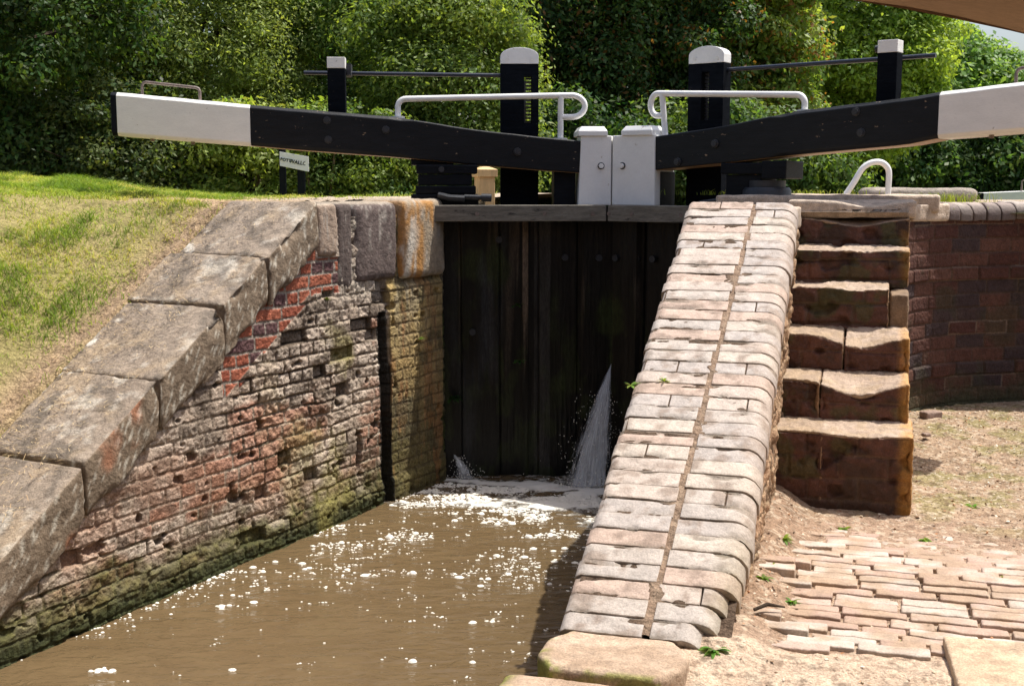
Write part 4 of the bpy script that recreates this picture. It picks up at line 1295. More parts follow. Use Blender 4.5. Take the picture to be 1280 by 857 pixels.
def build_right_ground():
    # paved lockside behind the retaining wall
    path = []
    C = RWC
    pts = [(14, 8.05)] + [tuple(p) for p in C[::-1]]
    # inside offset
    poly = []
    for i, p in enumerate(C[::-1][:-1]):
        poly.append((p[0] - .0, p[1] + .12))
    poly += [W(.22, 7.02)[:2], W(-.40, 7.02)[:2], W(-.44, 6.5)[:2], W(-.85, 6.42)[:2], W(-.86, 6.9)[:2], W(-.66, 7.25)[:2], W(-.60, 7.9)[:2], W(-.60, 12.5)[:2], W(14, 12.5)[:2]]
    bm = bmesh.new()
    vs = [bm.verts.new((x, y, -.165)) for x, y in poly]
    f = bm.faces.new(vs)
    if f.normal.z < 0: f.normal_flip()
    bmesh.ops.triangulate(bm, faces=[f])
    me = bpy.data.meshes.new('lockside_paving'); bm.to_mesh(me); bm.free()
    me.materials.append(surf_mat('lockside_paving', .9, 60, .2, 5, .2, .006, 20, .2, color=(.36, .28, .21), tint=((.14, .15, .05), 3.5, .6, .05, (1, 1, 1))))
    o = bpy.data.objects.new('lockside_paving', me); COL.objects.link(o); tag(o, kind='structure')
    # ground beyond
    U = np.concatenate([np.linspace(-.62, 10, 60), np.linspace(10.5, 60, 40), np.linspace(70, 500, 12)])
    Vv = np.concatenate([np.linspace(8.5, 30, 80), np.linspace(31, 80, 30), np.linspace(90, 900, 14)])
    Ug, Vg = np.meshgrid(U, Vv, indexing='ij')
    Z = -.20 - .45 * sstep(11, 17, Vg) + (fbm(Ug * .4, Vg * .4, 0, 3, 910) - .5) * .12 * sstep(10, 14, Vg)
    x, y, _ = W(Ug, Vg)
    c = mixc((.10, .13, .035), (.20, .19, .07), fbm(Ug * .8, Vg * .8, 0, 4, 911))
    V1_ = np.stack([x, y, Z], -1).reshape(-1, 3); F1 = grid_faces(len(U), len(Vv)); C1 = c.reshape(-1, 3)
    # side field behind the retaining wall to the right, and far left
    parts = [(V1_, F1, C1)]
    for (u0, u1, v0, v1, z) in ((13.5, 500, -300, 8.55, -.22), (-600, -45, -300, 900, -.7), (-46, -3.0, 58, 900, -.68), (-3.0, -.6, 60, 900, -.69), (-46, -5.5, -300, 3.2, -1.0), (14, 500, -300, -3, -1.55)):
        uu, vv = np.meshgrid(np.linspace(u0, u1, 12), np.linspace(v0, v1, 12), indexing='ij')
        x, y, _ = W(uu, vv)
        parts.append((np.stack([x, y, uu * 0 + z], -1).reshape(-1, 3), grid_faces(12, 12), np.tile(np.array([.12, .14, .045]), (144, 1))))
    sp = Soup()
    for p in parts: sp.add(*p)
    o = sp.build('ground', M['grassbase']); tag(o, kind='structure')
build_right_ground()

# ================================================================== WATER
def water_mat():
    m, nt, out = nodes_of('murky_water')
    b = N_(nt, 'ShaderNodeBsdfPrincipled'); b.inputs['Roughness'].default_value = .09; b.inputs['IOR'].default_value = 1.33
    at = N_(nt, 'ShaderNodeAttribute', attribute_name='Col')
    sep = N_(nt, 'ShaderNodeSeparateColor'); nt.links.new(at.outputs['Color'], sep.inputs[0])
    co = objcoord(nt, (1, 1.5, 1))
    # foam threshold by local density (stored in red)
    t = N_(nt, 'ShaderNodeTexNoise', i_Scale=13.0, i_Detail=7.0, i_Roughness=.72, i_Distortion=.5); nt.links.new(co, t.inputs['Vector'])
    ad = N_(nt, 'ShaderNodeMath', operation='ADD'); nt.links.new(t.outputs['Fac'], ad.inputs[0]); nt.links.new(sep.outputs[0], ad.inputs[1])
    mr = N_(nt, 'ShaderNodeMapRange'); mr.inputs['From Min'].default_value = .96; mr.inputs['From Max'].default_value = 1.12
    nt.links.new(ad.outputs[0], mr.inputs['Value'])
    mud = N_(nt, 'ShaderNodeTexNoise', i_Scale=2.2, i_Detail=5.0, i_Roughness=.6, i_Distortion=1.2); nt.links.new(co, mud.inputs['Vector'])
    cr = N_(nt, 'ShaderNodeMix', data_type='RGBA'); nt.links.new(mud.outputs['Fac'], cr.inputs[0]); cr.inputs[6].default_value = (.098, .065, .032, 1); cr.inputs[7].default_value = (.155, .108, .056, 1)
    mx = N_(nt, 'ShaderNodeMix', data_type='RGBA'); nt.links.new(mr.outputs[0], mx.inputs[0]); nt.links.new(cr.outputs[2], mx.inputs[6]); mx.inputs[7].default_value = (.80, .77, .70, 1)
    nt.links.new(mx.outputs[2], b.inputs['Base Color'])
    r = N_(nt, 'ShaderNodeMapRange'); r.inputs['To Min'].default_value = .09; r.inputs['To Max'].default_value = .6
    nt.links.new(mr.outputs[0], r.inputs['Value']); nt.links.new(r.outputs[0], b.inputs['Roughness'])
    w1 = N_(nt, 'ShaderNodeTexNoise', i_Scale=7.0, i_Detail=4.0, i_Distortion=.6); nt.links.new(objcoord(nt, (1, 2.2, 1)), w1.inputs['Vector'])
    hh = N_(nt, 'ShaderNodeMath', operation='MULTIPLY_ADD'); hh.inputs[1].default_value = .6; nt.links.new(mr.outputs[0], hh.inputs[0]); nt.links.new(w1.outputs['Fac'], hh.inputs[2])
    bp = N_(nt, 'ShaderNodeBump', i_Strength=1.0, i_Distance=.022); nt.links.new(hh.outputs[0], bp.inputs['Height'])
    nt.links.new(bp.outputs[0], b.inputs['Normal']); nt.links.new(b.outputs[0], out.inputs[0])
    return m
M['water'] = water_mat()
JX, JY = .44, 7.72          # where the leak lands
def foam_density(X, Y):
    u = X * CP - Y * SP; v = X * SP + Y * CP
    d = np.hypot((X - JX) / 1.0, (Y - JY) / 1.0)
    dist = 7.45 - v
    f = np.exp(-np.maximum(0, dist - .45) / .5)
    f = f * (.55 + .45 * sstep(-3.2, -1.4, u))
    f = np.maximum(f, np.exp(-(d / .55) ** 2))
    # dark calm pool in front of the left leaf, foam line at its foot
    pool = np.exp(-(((u + 2.30) / .42) ** 2 + ((v - 7.28) / .16) ** 2))
    f = f * (1 - .95 * pool)
    foot = np.exp(-((v - 7.52 - .0 * u) / .05) ** 2) * (u < -1.3)
    return f, foot, u, v
def build_water():
    U = np.linspace(-4.4, -.88, 260); Vv = np.concatenate([np.linspace(-6, 3.2, 30), np.linspace(3.22, 8.2, 420)])
    Ug, Vg = np.meshgrid(U, Vv, indexing='ij')
    x, y, _ = W(Ug, Vg)
    f, foot, u, v = foam_density(x, y)
    amp = .004 + .02 * np.exp(-(np.hypot(x - JX, y - JY) / .5) ** 2) + .006 * f
    Z = -2.0 + (fbm(x * 5, y * 9, 0, 4, 920) - .5) * 2 * amp
    dens = .02 + f * .53 + foot * .40 + .30 * sstep(.52, .66, fbm(x * 2.2, y * 4.5, 3, 4, 925)) * np.exp(-np.maximum(0, 7.2 - v) / .9)
    dens = dens * (v > 4.0) * 1.0
    c = np.stack([np.clip(dens, 0, 1), dens * 0, dens * 0], -1)
    o = new_mesh_obj('canal_water', np.stack([x, y, Z], -1).reshape(-1, 3), grid_faces(len(U), len(Vv)), M['water'], None, c.reshape(-1, 3))
    tag(o, kind='structure')
    # upper chamber
    U = np.linspace(-3.1, -.58, 12); Vv = np.linspace(8.1, 60, 60)
    Ug, Vg = np.meshgrid(U, Vv, indexing='ij'); x, y, _ = W(Ug, Vg)
    o = new_mesh_obj('chamber_water', np.stack([x, y, Ug * 0 - .55], -1).reshape(-1, 3), grid_faces(12, 60), M['water'], None, np.zeros((720, 3)))
    tag(o, kind='structure')
build_water()
def build_bubbles():
    sp = Soup()
    # unit blob: two rings + top
    k = 7
    an = np.linspace(0, 2 * PI, k, endpoint=False)
    base = np.vstack([np.stack([np.cos(an), np.sin(an), an * 0], -1), np.stack([.75 * np.cos(an), .75 * np.sin(an), an * 0 + .6], -1), np.stack([.3 * np.cos(an), .3 * np.sin(an), an * 0 + .95], -1)])
    F = []
    for r_ in (0, 1):
        for i in range(k): F.append((r_ * k + i, r_ * k + (i + 1) % k, (r_ + 1) * k + (i + 1) % k, (r_ + 1) * k + i))
    F.append((14, 15, 16, 17)); F.append((17, 18, 19, 20)); F.append((14, 17, 20, 20))
    F = np.array(F[:-1] + [(20, 14, 17, 20)])
    F = F[:-1]
    r = np.random.default_rng(5)
    n = 0; tries = 0
    while n < 9000 and tries < 220000:
        tries += 1
        v = 7.42 - r.exponential(.72); u = r.uniform(-4.2, -.93)
        if v < 3.1: 
            if r.random() < .5: continue
            v = r.uniform(2.9, 5.0)
        x, y, _ = W(u, v)
        rel = (x - LA[0]) * LN[0] + (y - LA[1]) * LN[1]
        if rel < .06: continue
        cl = float(fbm(x * 3.2, y * 6, 0, 3, 930))
        if r.random() > max(.04, (cl - .44) * 5.5): continue
        near = math.exp(-(7.4 - v) / 1.4)
        R = r.uniform(.0022, .0062) * (1 + .6 * near)
        if r.random() < .05: R = r.uniform(.011, .022)
        m = 1 + (r.random() < .35) * r.integers(1, 6)
        for j in range(m):
            xx = x + r.normal(0, 1) * R * 2.2 * (j > 0); yy = y + r.normal(0, 1) * R * 1.6 * (j > 0); rr = R * (1 if j == 0 else r.uniform(.35, .8))
            hgt = rr * r.uniform(.35, .8)
            wob = 1 + (r.random(21) - .5) * .3
            P = base * np.array([rr * 1.2, rr, hgt]) * np.stack([wob, wob, np.ones(21)], -1)
            sp.add(P + np.array([xx, yy, -2.001]), F, np.array([.8, .8, .8])); n += 1
    # extra along the left wall
    for j in range(420):
        s = r.beta(2, 1.6) * 3.3; d = .02 + r.exponential(.045)
        p = LP(s, d, -2.001); rr = r.uniform(.003, .009)
        if float(vnoise(s * 4, 0, 0, 933)) < .45: continue
        sp.add(base * np.array([rr * 1.2, rr, rr * .6]) + p, F, np.array([.8, .8, .8]))
    o = sp.build('foam_bubbles', M['foam']); tag(o, kind='stuff')
    o['label'] = 'white foam flecks and bubbles drifting on the brown water'
    o['category'] = 'foam'
build_bubbles()

def jet_mat():
    """aerated falling water: white streaks whose density comes from noise in the sheet's own flow coordinates"""
    m, nt, out = nodes_of('falling_water')
    b = N_(nt, 'ShaderNodeBsdfPrincipled'); b.inputs['Base Color'].default_value = (.82, .85, .88, 1); b.inputs['Roughness'].default_value = .35
    b.inputs['Subsurface Weight'].default_value = 0
    tr = N_(nt, 'ShaderNodeBsdfTransparent')
    at = N_(nt, 'ShaderNodeAttribute', attribute_name='Col')
    sc = N_(nt, 'ShaderNodeVectorMath', operation='MULTIPLY'); sc.inputs[1].default_value = (9.0, 2.6, 5.0); nt.links.new(at.outputs['Color'], sc.inputs[0])
    t = N_(nt, 'ShaderNodeTexNoise', i_Scale=2.2, i_Detail=7.0, i_Roughness=.72); nt.links.new(sc.outputs[0], t.inputs['Vector'])
    sp = N_(nt, 'ShaderNodeSeparateColor'); nt.links.new(at.outputs['Color'], sp.inputs[0])
    # thin towards both edges of the fan
    e = N_(nt, 'ShaderNodeMath', operation='PINGPONG'); e.inputs[1].default_value = .5; nt.links.new(sp.outputs[0], e.inputs[0])
    em = N_(nt, 'ShaderNodeMapRange'); em.inputs['From Min'].default_value = 0; em.inputs['From Max'].default_value = .35; em.inputs['To Min'].default_value = -.28; em.inputs['To Max'].default_value = .07
    nt.links.new(e.outputs[0], em.inputs['Value'])
    ad = N_(nt, 'ShaderNodeMath', operation='ADD'); nt.links.new(t.outputs['Fac'], ad.inputs[0]); nt.links.new(em.outputs[0], ad.inputs[1])
    mr = N_(nt, 'ShaderNodeMapRange'); mr.inputs['From Min'].default_value = .44; mr.inputs['From Max'].default_value = .70; mr.inputs['To Min'].default_value = 0; mr.inputs['To Max'].default_value = .78
    nt.links.new(ad.outputs[0], mr.inputs['Value'])
    ms = N_(nt, 'ShaderNodeMixShader'); nt.links.new(mr.outputs[0], ms.inputs[0]); nt.links.new(tr.outputs[0], ms.inputs[1]); nt.links.new(b.outputs[0], ms.inputs[2])
    nt.links.new(ms.outputs[0], out.inputs[0])
    return m
M['jet'] = jet_mat()
def build_jet(org, vA, vB, layers, ndrop, label, seed):
    """fan of ballistic paths between the start velocities vA and vB"""
    r = np.random.default_rng(seed)
    org = np.array(org); vA = np.array(vA); vB = np.array(vB); g = 9.81
    root = empty('leaking_water', label, 'water jet', None, loc=tuple(org))
    sp = Soup()
    nq, nt_ = 26, 30
    for k in range(layers):
        jit = r.normal(0, .05, 3); sz = 1 + r.normal(0, .07)
        q = np.linspace(0, 1, nq)[:, None] + np.zeros((1, nt_)); tt = np.linspace(0, 1, nt_)[None, :] + q * 0
        vx, vy, vz = [(vA[i] + (vB[i] - vA[i]) * (q if i < 2 else q)) * sz + jit[i] for i in range(3)]
        oz = org[2] - .03 * k / layers
        T = (vz + np.sqrt(vz ** 2 + 2 * g * max(oz + 2.0, .02))) / g
        t = tt * T
        wob = (fbm(q * 6 + k * 9, tt * 5, k, 3, 960) - .5) * .05 * tt
        P = np.stack([org[0] + vx * t + wob, org[1] + vy * t + wob * .7 + .012 * (k - layers / 2) * (.3 + tt), oz + vz * t - g / 2 * t * t], -1)
        C = np.stack([q, tt ** .8, q * 0 + (k + .5) / layers], -1)
        sp.add(P.reshape(-1, 3), grid_faces(nq, nt_), C.reshape(-1, 3))
    sp.build('water_sheet', M['jet'], root)
    sp = Soup(); Q, F, Nn, Uu = rbox(2, 2, 2, .95, (1, 1, 1))
    for i in range(ndrop):
        qq = r.normal(.5, .38); v = vA + (vB - vA) * qq + r.normal(0, .16, 3)
        T = (v[2] + math.sqrt(v[2] ** 2 + 2 * g * (org[2] + 2.0))) / g
        t = T * r.uniform(.15, 1) ** .6
        p = org + v * t + np.array([0, 0, -g / 2 * t * t]); s = r.uniform(.0009, .0028)
        p[2] = max(p[2], -1.995)
        sp.add(Q * s * np.array([1, 1, 1.8]) + p, F, np.array([.5, .5, .5]))
    # splash crown where it lands
    for i in range(ndrop):
        qq = r.random(); v = vA + (vB - vA) * qq
        T = (v[2] + math.sqrt(v[2] ** 2 + 2 * g * (org[2] + 2.0))) / g
        p = org + v * T * .98; p[2] = -2.0 + abs(r.normal(0, .028)); p[:2] += r.normal(0, .05, 2); s = r.uniform(.001, .004)
        sp.add(Q * s + p, F, np.array([.5, .5, .5]))
    o = sp.build('droplets', M['foam'], root); tag(o, kind='stuff')
    rebase(root)
build_jet((.665, 7.96, -1.20), (-1.35, -.75, -1.5), (.15, -.35, -2.7), 9, 420, 'white jet of water spurting from the gap between the two gates', 1)
build_jet((-.40, 8.03, -1.84), (.9, -.30, .1), (.1, -.1, -.4), 4, 90, 'small splash of water at the foot of the left gate by the wall', 2)
# ================================================================== FOLIAGE
def leaf_cards(P, Nr, size, asp, r):
    """diamond leaves at P with normals Nr; returns V (n*4,3) F (n,4)"""
    n = len(P)
    a = r.normal(size=(n, 3)); a[:, 2] -= .5
    a -= Nr * (a * Nr).sum(1, keepdims=True)
    a /= np.linalg.norm(a, axis=1, keepdims=True) + 1e-9
    b = np.cross(Nr, a)
    s = size * r.uniform(.6, 1.35, n)[:, None]
    V = np.stack([P - a * s, P + b * s * asp - a * s * .15, P + a * s, P - b * s * asp - a * s * .15], 1).reshape(-1, 3)
    F = np.arange(n * 4).reshape(n, 4)
    return V, F
def unit(v): return v / (np.linalg.norm(v, axis=-1, keepdims=True) + 1e-9)

def crown_mesh(name, root, c, R, nclump, per, leaf, cols, seed, rc=(.28, .55), front=.72, asp=.5, zvis=None, jit=.06, droop=0.0, mat='leaf', accent=None):
    r = np.random.default_rng(seed)
    Vs = []; Cs = []; c = np.array(c); R = np.array(R)
    lf = []
    for k in range(nclump):
        d = unit(r.normal(size=3))
        if r.random() < front: d[1] = -abs(d[1])
        rad = r.uniform(.45, 1.0) ** .6
        cc = c + d * R * rad
        cc += (r.random(3) - .5) * .4
        if cc[2] < -.35: cc[2] = -.3 + r.random() * .6
        rr = r.uniform(rc[0] * .7, rc[1] * 1.1)
        if zvis is not None and cc[2] > zvis: nn = int(per * .28); ls = leaf * 2.0
        else: nn = per; ls = leaf
        dd = unit(r.normal(size=(nn, 3)))
        q = r.uniform(0, 1, nn) ** .45
        P = cc + dd * (rr * q)[:, None] * np.array([1.1, 1.0, .75])
        P[:, 2] -= droop * (dd[:, 0] ** 2 + dd[:, 1] ** 2) * rr
        Nr = unit(dd * .8 + r.normal(size=(nn, 3)) * .55 + np.array([0, 0, .5]))
        V, F = leaf_cards(P, Nr, ls, asp, r)
        tone = r.random()
        base = (np.array(cols[0]) * (1 - tone) + np.array(cols[1]) * tone) * 1.75
        lc = base * (1 + (r.random((nn, 1)) - .5) * .7) + (r.random((nn, 3)) - .5) * np.array([jit, jit, jit * .3]) * .5
        if accent is not None:
            m = r.random(nn) < accent[1] * (.3 + 1.4 * r.random())
            lc[m] = np.array(accent[0]) * r.uniform(.7, 1.3, (m.sum(), 1))
        Vs.append(V); Cs.append(np.repeat(np.clip(lc, .004, 1), 4, axis=0))
    V = np.vstack(Vs); C = np.vstack(Cs)
    return new_mesh_obj(name, V, np.arange(len(V)).reshape(-1, 4), M[mat], root, C, False)

def tree(name, label, cat, px, Y, czr, nclump, per, leaf, cols, seed, group=None, trunk=.14, zb=-.4, **kw):
    X = (px - 640) / 1500 * Y
    cz, R = czr
    root = empty(name, label, cat, group, loc=(X, Y, zb))
    r = random.Random(seed)
    mb = MB()
    pts = [Vector((X + r.uniform(-.05, .05) * k, Y + r.uniform(-.04, .04) * k, zb - .1 + (cz + R[2] * .5 - zb) * k / 6)) for k in range(7)]
    mb.tube(pts, [trunk * (1 - .11 * k) for k in range(7)], 9)
    for k in range(9):
        h = r.uniform(.12, .8); i = int(h * 6); p0 = pts[i].lerp(pts[min(i + 1, 6)], h * 6 - i)
        a = r.uniform(0, 2 * PI); L = R[0] * r.uniform(.5, .95)
        q = [p0 + Vector((math.cos(a) * L * t, math.sin(a) * L * .9 * t, L * .45 * t ** .8 + r.uniform(-.05, .05))) for t in (0, .25, .5, .75, 1)]
        mb.tube(q, [trunk * .5, trunk * .38, trunk * .28, trunk * .18, trunk * .07], 6)
    mb.build('trunk', M['bark'], root, smooth=True)
    crown_mesh('crown', root, (X, Y, cz), R, nclump, per, leaf, cols, seed, **kw)
    rebase(root)
    return root

DK = ((.022, .042, .013), (.05, .085, .022))  # dark leaf colour, also carrying the shade under the left trees
TG = 'trees beyond the lock'
tree('yew_tree', 'very dark dense tree filling the left edge above the grass bank', 'tree', -10, 13.2, (1.9, (2.0, 1.5, 2.6)), 150, 640, .034, DK, 1, TG, zvis=2.9, rc=(.3, .6), trunk=.2)
tree('elder_bush', 'dark leafy bush between the black tree and the white beam tip', 'tree', 120, 14.6, (1.6, (1.3, 1.2, 2.2)), 140, 600, .028, ((.05, .08, .024), (.10, .135, .04)), 2, TG, zvis=3.0)
tree('willow_tree', 'small leaved grey green willow rising behind the white beam tip', 'tree', 262, 15.2, (1.8, (1.35, 1.3, 2.4)), 210, 640, .027, ((.12, .16, .045), (.19, .23, .08)), 3, TG, zvis=3.1, asp=.36, droop=.3)
tree('alder_tree', 'mid green tree behind the left spindle post', 'tree', 420, 16.2, (1.9, (1.3, 1.3, 2.5)), 200, 640, .031, ((.055, .10, .026), (.13, .18, .045)), 4, TG, zvis=3.3)
tree('field_maple', 'bright yellow green bush between the left spindle and paddle posts', 'tree', 560, 14.8, (1.1, (1.0, 1.0, 1.7)), 160, 600, .030, ((.06, .10, .026), (.14, .18, .045)), 5, TG, zvis=3.0)
tree('lime_tree', 'big dark tree with brownish seed clusters between the two paddle posts', 'tree', 745, 19.5, (2.7, (2.15, 1.8, 3.1)), 320, 640, .042, ((.026, .052, .018), (.055, .095, .028)), 6, TG, zvis=3.9, trunk=.28, accent=((.19, .10, .035), .10), rc=(.35, .65))
tree('hornbeam_tree', 'olive green tree behind the right paddle post hung with brown seeds', 'tree', 905, 20.5, (2.5, (1.25, 1.4, 2.8)), 190, 520, .052, ((.07, .12, .03), (.15, .19, .045)), 7, TG, zvis=4.0, accent=((.28, .15, .05), .12), rc=(.35, .6))
tree('ash_tree', 'sunlit yellow green tree behind the right spindle post', 'tree', 1035, 25, (3.2, (2.3, 2.0, 3.4)), 300, 640, .054, ((.09, .15, .03), (.19, .25, .055)), 8, TG, zvis=4.8, rc=(.4, .75), front=.7)
tree('oak_tree', 'broad oak crown standing far off left of the patch of sky', 'tree', 1160, 44, (2.3, (3.0, 3.0, 3.1)), 260, 520, .12, ((.07, .13, .04), (.13, .20, .06)), 9, TG, rc=(.55, 1.1), trunk=.4, zb=-.8)
tree('oak_tree', 'broad oak crown standing far off below the patch of sky at the right edge', 'tree', 1300, 50, (1.5, (3.6, 3.0, 2.9)), 260, 520, .13, ((.07, .13, .045), (.13, .20, .065)), 10, TG, rc=(.55, 1.15), trunk=.4, zb=-.8)
tree('hawthorn_bush', 'dark green bush at the foot of the far oaks above the white grab rail', 'shrub', 1075, 29, (.5, (2.4, 1.3, 1.5)), 150, 420, .075, ((.028, .06, .018), (.06, .10, .03)), 11, TG, rc=(.35, .65), trunk=.08)
tree('hawthorn_bush', 'dark green bush with pale blossom low under the right white beam end', 'shrub', 1235, 30, (.45, (3.0, 1.3, 1.5)), 180, 420, .078, ((.028, .06, .018), (.07, .11, .04)), 12, TG, rc=(.35, .65), trunk=.08, accent=((.34, .36, .22), .04))
tree('hazel_bush', 'low bush filling the gap between the left paddle post and the white posts', 'shrub', 690, 17, (.2, (1.3, .8, .9)), 70, 420, .045, ((.02, .045, .014), (.05, .085, .022)), 13, TG, trunk=.06)
tree('hazel_bush', 'low bush glimpsed beneath the right balance beam beside the paddle post', 'shrub', 920, 17.5, (.2, (1.6, .8, .9)), 80, 420, .045, ((.035, .07, .02), (.08, .12, .03)), 14, TG, trunk=.06)
tree('bramble_bush', 'yellow green bramble thicket under the white beam tip', 'shrub', 300, 12.9, (.15, (1.0, .5, .62)), 80, 520, .030, ((.10, .15, .03), (.19, .22, .06)), 15, TG, trunk=.05, rc=(.2, .36))
tree('bramble_bush', 'shaded bramble thicket between the nameplate and the left heel post', 'shrub', 455, 13.1, (.1, (.75, .5, .6)), 60, 520, .028, ((.05, .09, .022), (.11, .15, .035)), 16, TG, trunk=.05, rc=(.2, .36))
tree('bramble_bush', 'dull shaded undergrowth left of the white beam tip over the grass crest', 'shrub', 130, 12.7, (.2, (1.2, .5, .7)), 80, 520, .026, ((.035, .055, .02), (.07, .09, .03)), 17, TG, trunk=.05, rc=(.2, .4))
def woodland():
    r = np.random.default_rng(99)
    Vs = []; Cs = []
    for k in range(420):
        x = r.uniform(-17, 7.5); y = r.uniform(26, 34); z = r.uniform(-.5, 7.8)
        rr = r.uniform(.7, 1.3); nn = 190
        dd = unit(r.normal(size=(nn, 3))); P = np.array([x, y, z]) + dd * (rr * r.uniform(0, 1, nn) ** .5)[:, None]
        V, F = leaf_cards(P, unit(dd + r.normal(size=(nn, 3)) * .5 + np.array([0, 0, .5])), .14, .55, r)
        base = np.array((.03, .06, .018)) * r.uniform(.7, 1.7)
        Vs.append(V); Cs.append(np.repeat(base * r.uniform(.6, 1.4, (nn, 1)), 4, axis=0))
    V = np.vstack(Vs)
    o = new_mesh_obj('woodland', V, np.arange(len(V)).reshape(-1, 4), M['leaf'], None, np.vstack(Cs), False)
    tag(o, 'dark far woodland closing the view behind the trees', 'woodland', kind='stuff')
    Vs = []; Cs = []
    for k in range(200):
        x = r.uniform(6, 34); y = r.uniform(56, 62); z = r.uniform(-1, 3.6)
        rr = r.uniform(1.0, 1.8); nn = 190
        dd = unit(r.normal(size=(nn, 3))); P = np.array([x, y, z]) + dd * (rr * r.uniform(0, 1, nn) ** .5)[:, None]
        V, F = leaf_cards(P, unit(dd + r.normal(size=(nn, 3)) * .5 + np.array([0, 0, .5])), .2, .55, r)
        Vs.append(V); Cs.append(np.repeat(np.array((.04, .075, .025)) * r.uniform(.6, 1.4, (nn, 1)), 4, axis=0))
    V = np.vstack(Vs)
    o = new_mesh_obj('woodland', V, np.arange(len(V)).reshape(-1, 4), M['leaf'], None, np.vstack(Cs), False)
    tag(o, 'far hedge line behind the distant oaks', 'woodland', kind='stuff')
woodland()

# -- grass blades
def blades(name, X, Y, Z, h, cols, r, lean=.5, wid=.0022):
    n = len(X)
    a = r.uniform(0, 2 * PI, n); l = h * lean * r.uniform(.2, 1.5, n)
    dx, dy = np.cos(a), np.sin(a)
    b = r.uniform(0, 2 * PI, n); wx, wy = np.cos(b) * wid, np.sin(b) * wid
    P = np.stack([X, Y, Z - .004], -1)
    v0 = P + np.stack([wx, wy, wx * 0], -1); v1 = P - np.stack([wx, wy, wx * 0], -1)
    m = P + np.stack([dx * l * .4, dy * l * .4, h * .6], -1)
    v2 = m - np.stack([wx, wy, wx * 0], -1) * .8; v3 = m + np.stack([wx, wy, wx * 0], -1) * .8
    t = P + np.stack([dx * l * 1.3, dy * l * 1.3, h * 1.0], -1)
    V = np.stack([v1, v0, v3, v2, t], 1).reshape(-1, 3)
    base = np.arange(n) * 5
    F = [tuple(x) for x in np.stack([base, base + 1, base + 2, base + 3], -1)]
    me_faces = np.vstack([np.stack([base, base + 1, base + 2, base + 3], -1), np.stack([base + 3, base + 2, base + 4, base + 4], -1)])
    # second set are triangles: build as degenerate-free by separate object is wasteful, use tri list for all
    T = np.vstack([np.stack([base, base + 1, base + 2], -1), np.stack([base, base + 2, base + 3], -1), np.stack([base + 3, base + 2, base + 4], -1)])
    C = np.repeat(cols, 5, axis=0)
    return new_mesh_obj(name, V, T, M['blade'], None, C, False)
def build_grass():
    r = np.random.default_rng(12)
    n = 420000
    L = r.uniform(BLEN[2] + .2, BLEN[2] + 8.0, n); w = .60 + r.uniform(0, 1, n) ** .9 * 5.6
    X, Y, Z, S = bank_xyz(L, w)
    # only where the ground could be seen from around the camera
    f1 = fbm(X * 9, Y * 9, 0, 4, 905); f2 = fbm(X * 30, Y * 30, 0, 3, 906)
    Z = Z + (f1 - .5) * .03 + (f2 - .5) * .012
    pm = path_mask(X, Y, w, S)
    dens = sstep(.28, .55, fbm(X * 3, Y * 3, 3, 4, 940)) * .85 + .15
    keep = (r.random(n) < dens * (1 - pm * .97)) & (X / Y > -.56) & (Y > 3.2)
    X, Y, Z, S, w = X[keep], Y[keep], Z[keep], S[keep], w[keep]
    n = len(X)
    tuft = sstep(.50, .68, fbm(X * 5.5, Y * 5.5, 7, 4, 941))
    h = (.014 + .020 * r.random(n)) * (1 + .8 * tuft)
    dry = np.clip(fbm(X * 2.5, Y * 2.5, 9, 3, 942) * 1.5 - .48 + r.normal(0, .28, n), 0, 1)
    c = mixc((.25, .37, .05), (.56, .50, .18), dry)
    c = mixc(c, np.array([.10, .20, .02]), tuft * .7)
    c = c * r.uniform(.7, 1.25, (n, 1))
    o = blades('grass', X, Y, Z, h, c, r, 1.0, .0024)
    tag(o, 'short sun bleached grass covering the bank left of the coping', 'grass', kind='stuff')
    # taller fringe on the crest and at the hedge foot
    n = 26000
    L = r.uniform(BLEN[2] + 3.0, BLEN[2] + 9.8, n); w = r.uniform(1.6, 7.0, n)
    X, Y, Z, S = bank_xyz(L, w)
    keep = (Y > 9.8 + r.random(n) * 1.5) & (r.random(n) < sstep(.45, .65, fbm(X * 2, Y * 2, 0, 3, 943)))
    X, Y, Z = X[keep], Y[keep], Z[keep]; n = len(X)
    o = blades('long_grass', X, Y, Z, .02 + .035 * r.random(n), mixc((.18, .27, .04), (.46, .41, .14), r.random(n)), r, .5, .004)
    tag(o, 'longer grass fringe along the crest in front of the hedge', 'grass', kind='stuff')
    # lockside right and between stones
    xs = []; 
    for (px, py, n_, sx, hh) in ((1175, 246, 260, .35, .07), (960, 250, 260, .5, .03), (1085, 262, 160, .5, .018), (1230, 252, 120, .7, .03), (650, 248, 0, 0, 0)):
        if n_ == 0: continue
        Yy = 228 * 0 + { 1175: 10.2, 960: 7.75, 1085: 7.35, 1230: 9.0}[px]
        X = (px - 640) / 1500 * Yy + r.normal(0, sx * .5, n_); Yv = Yy + r.normal(0, .08, n_)
        xs.append((X, Yv, np.full(n_, -.16 if px > 1000 else -.075), np.full(n_, hh) * r.uniform(.5, 1.4, n_)))
    X, Y, Z, h = [np.concatenate([q[i] for q in xs]) for i in range(4)]
    o = blades('joint_grass', X, Y, Z, h, mixc((.14, .22, .03), (.30, .34, .07), r.random(len(X))), r, .6, .003)
    tag(o, 'small grass tufts growing in the joints of the right lockside stones', 'grass', kind='stuff')
build_grass()

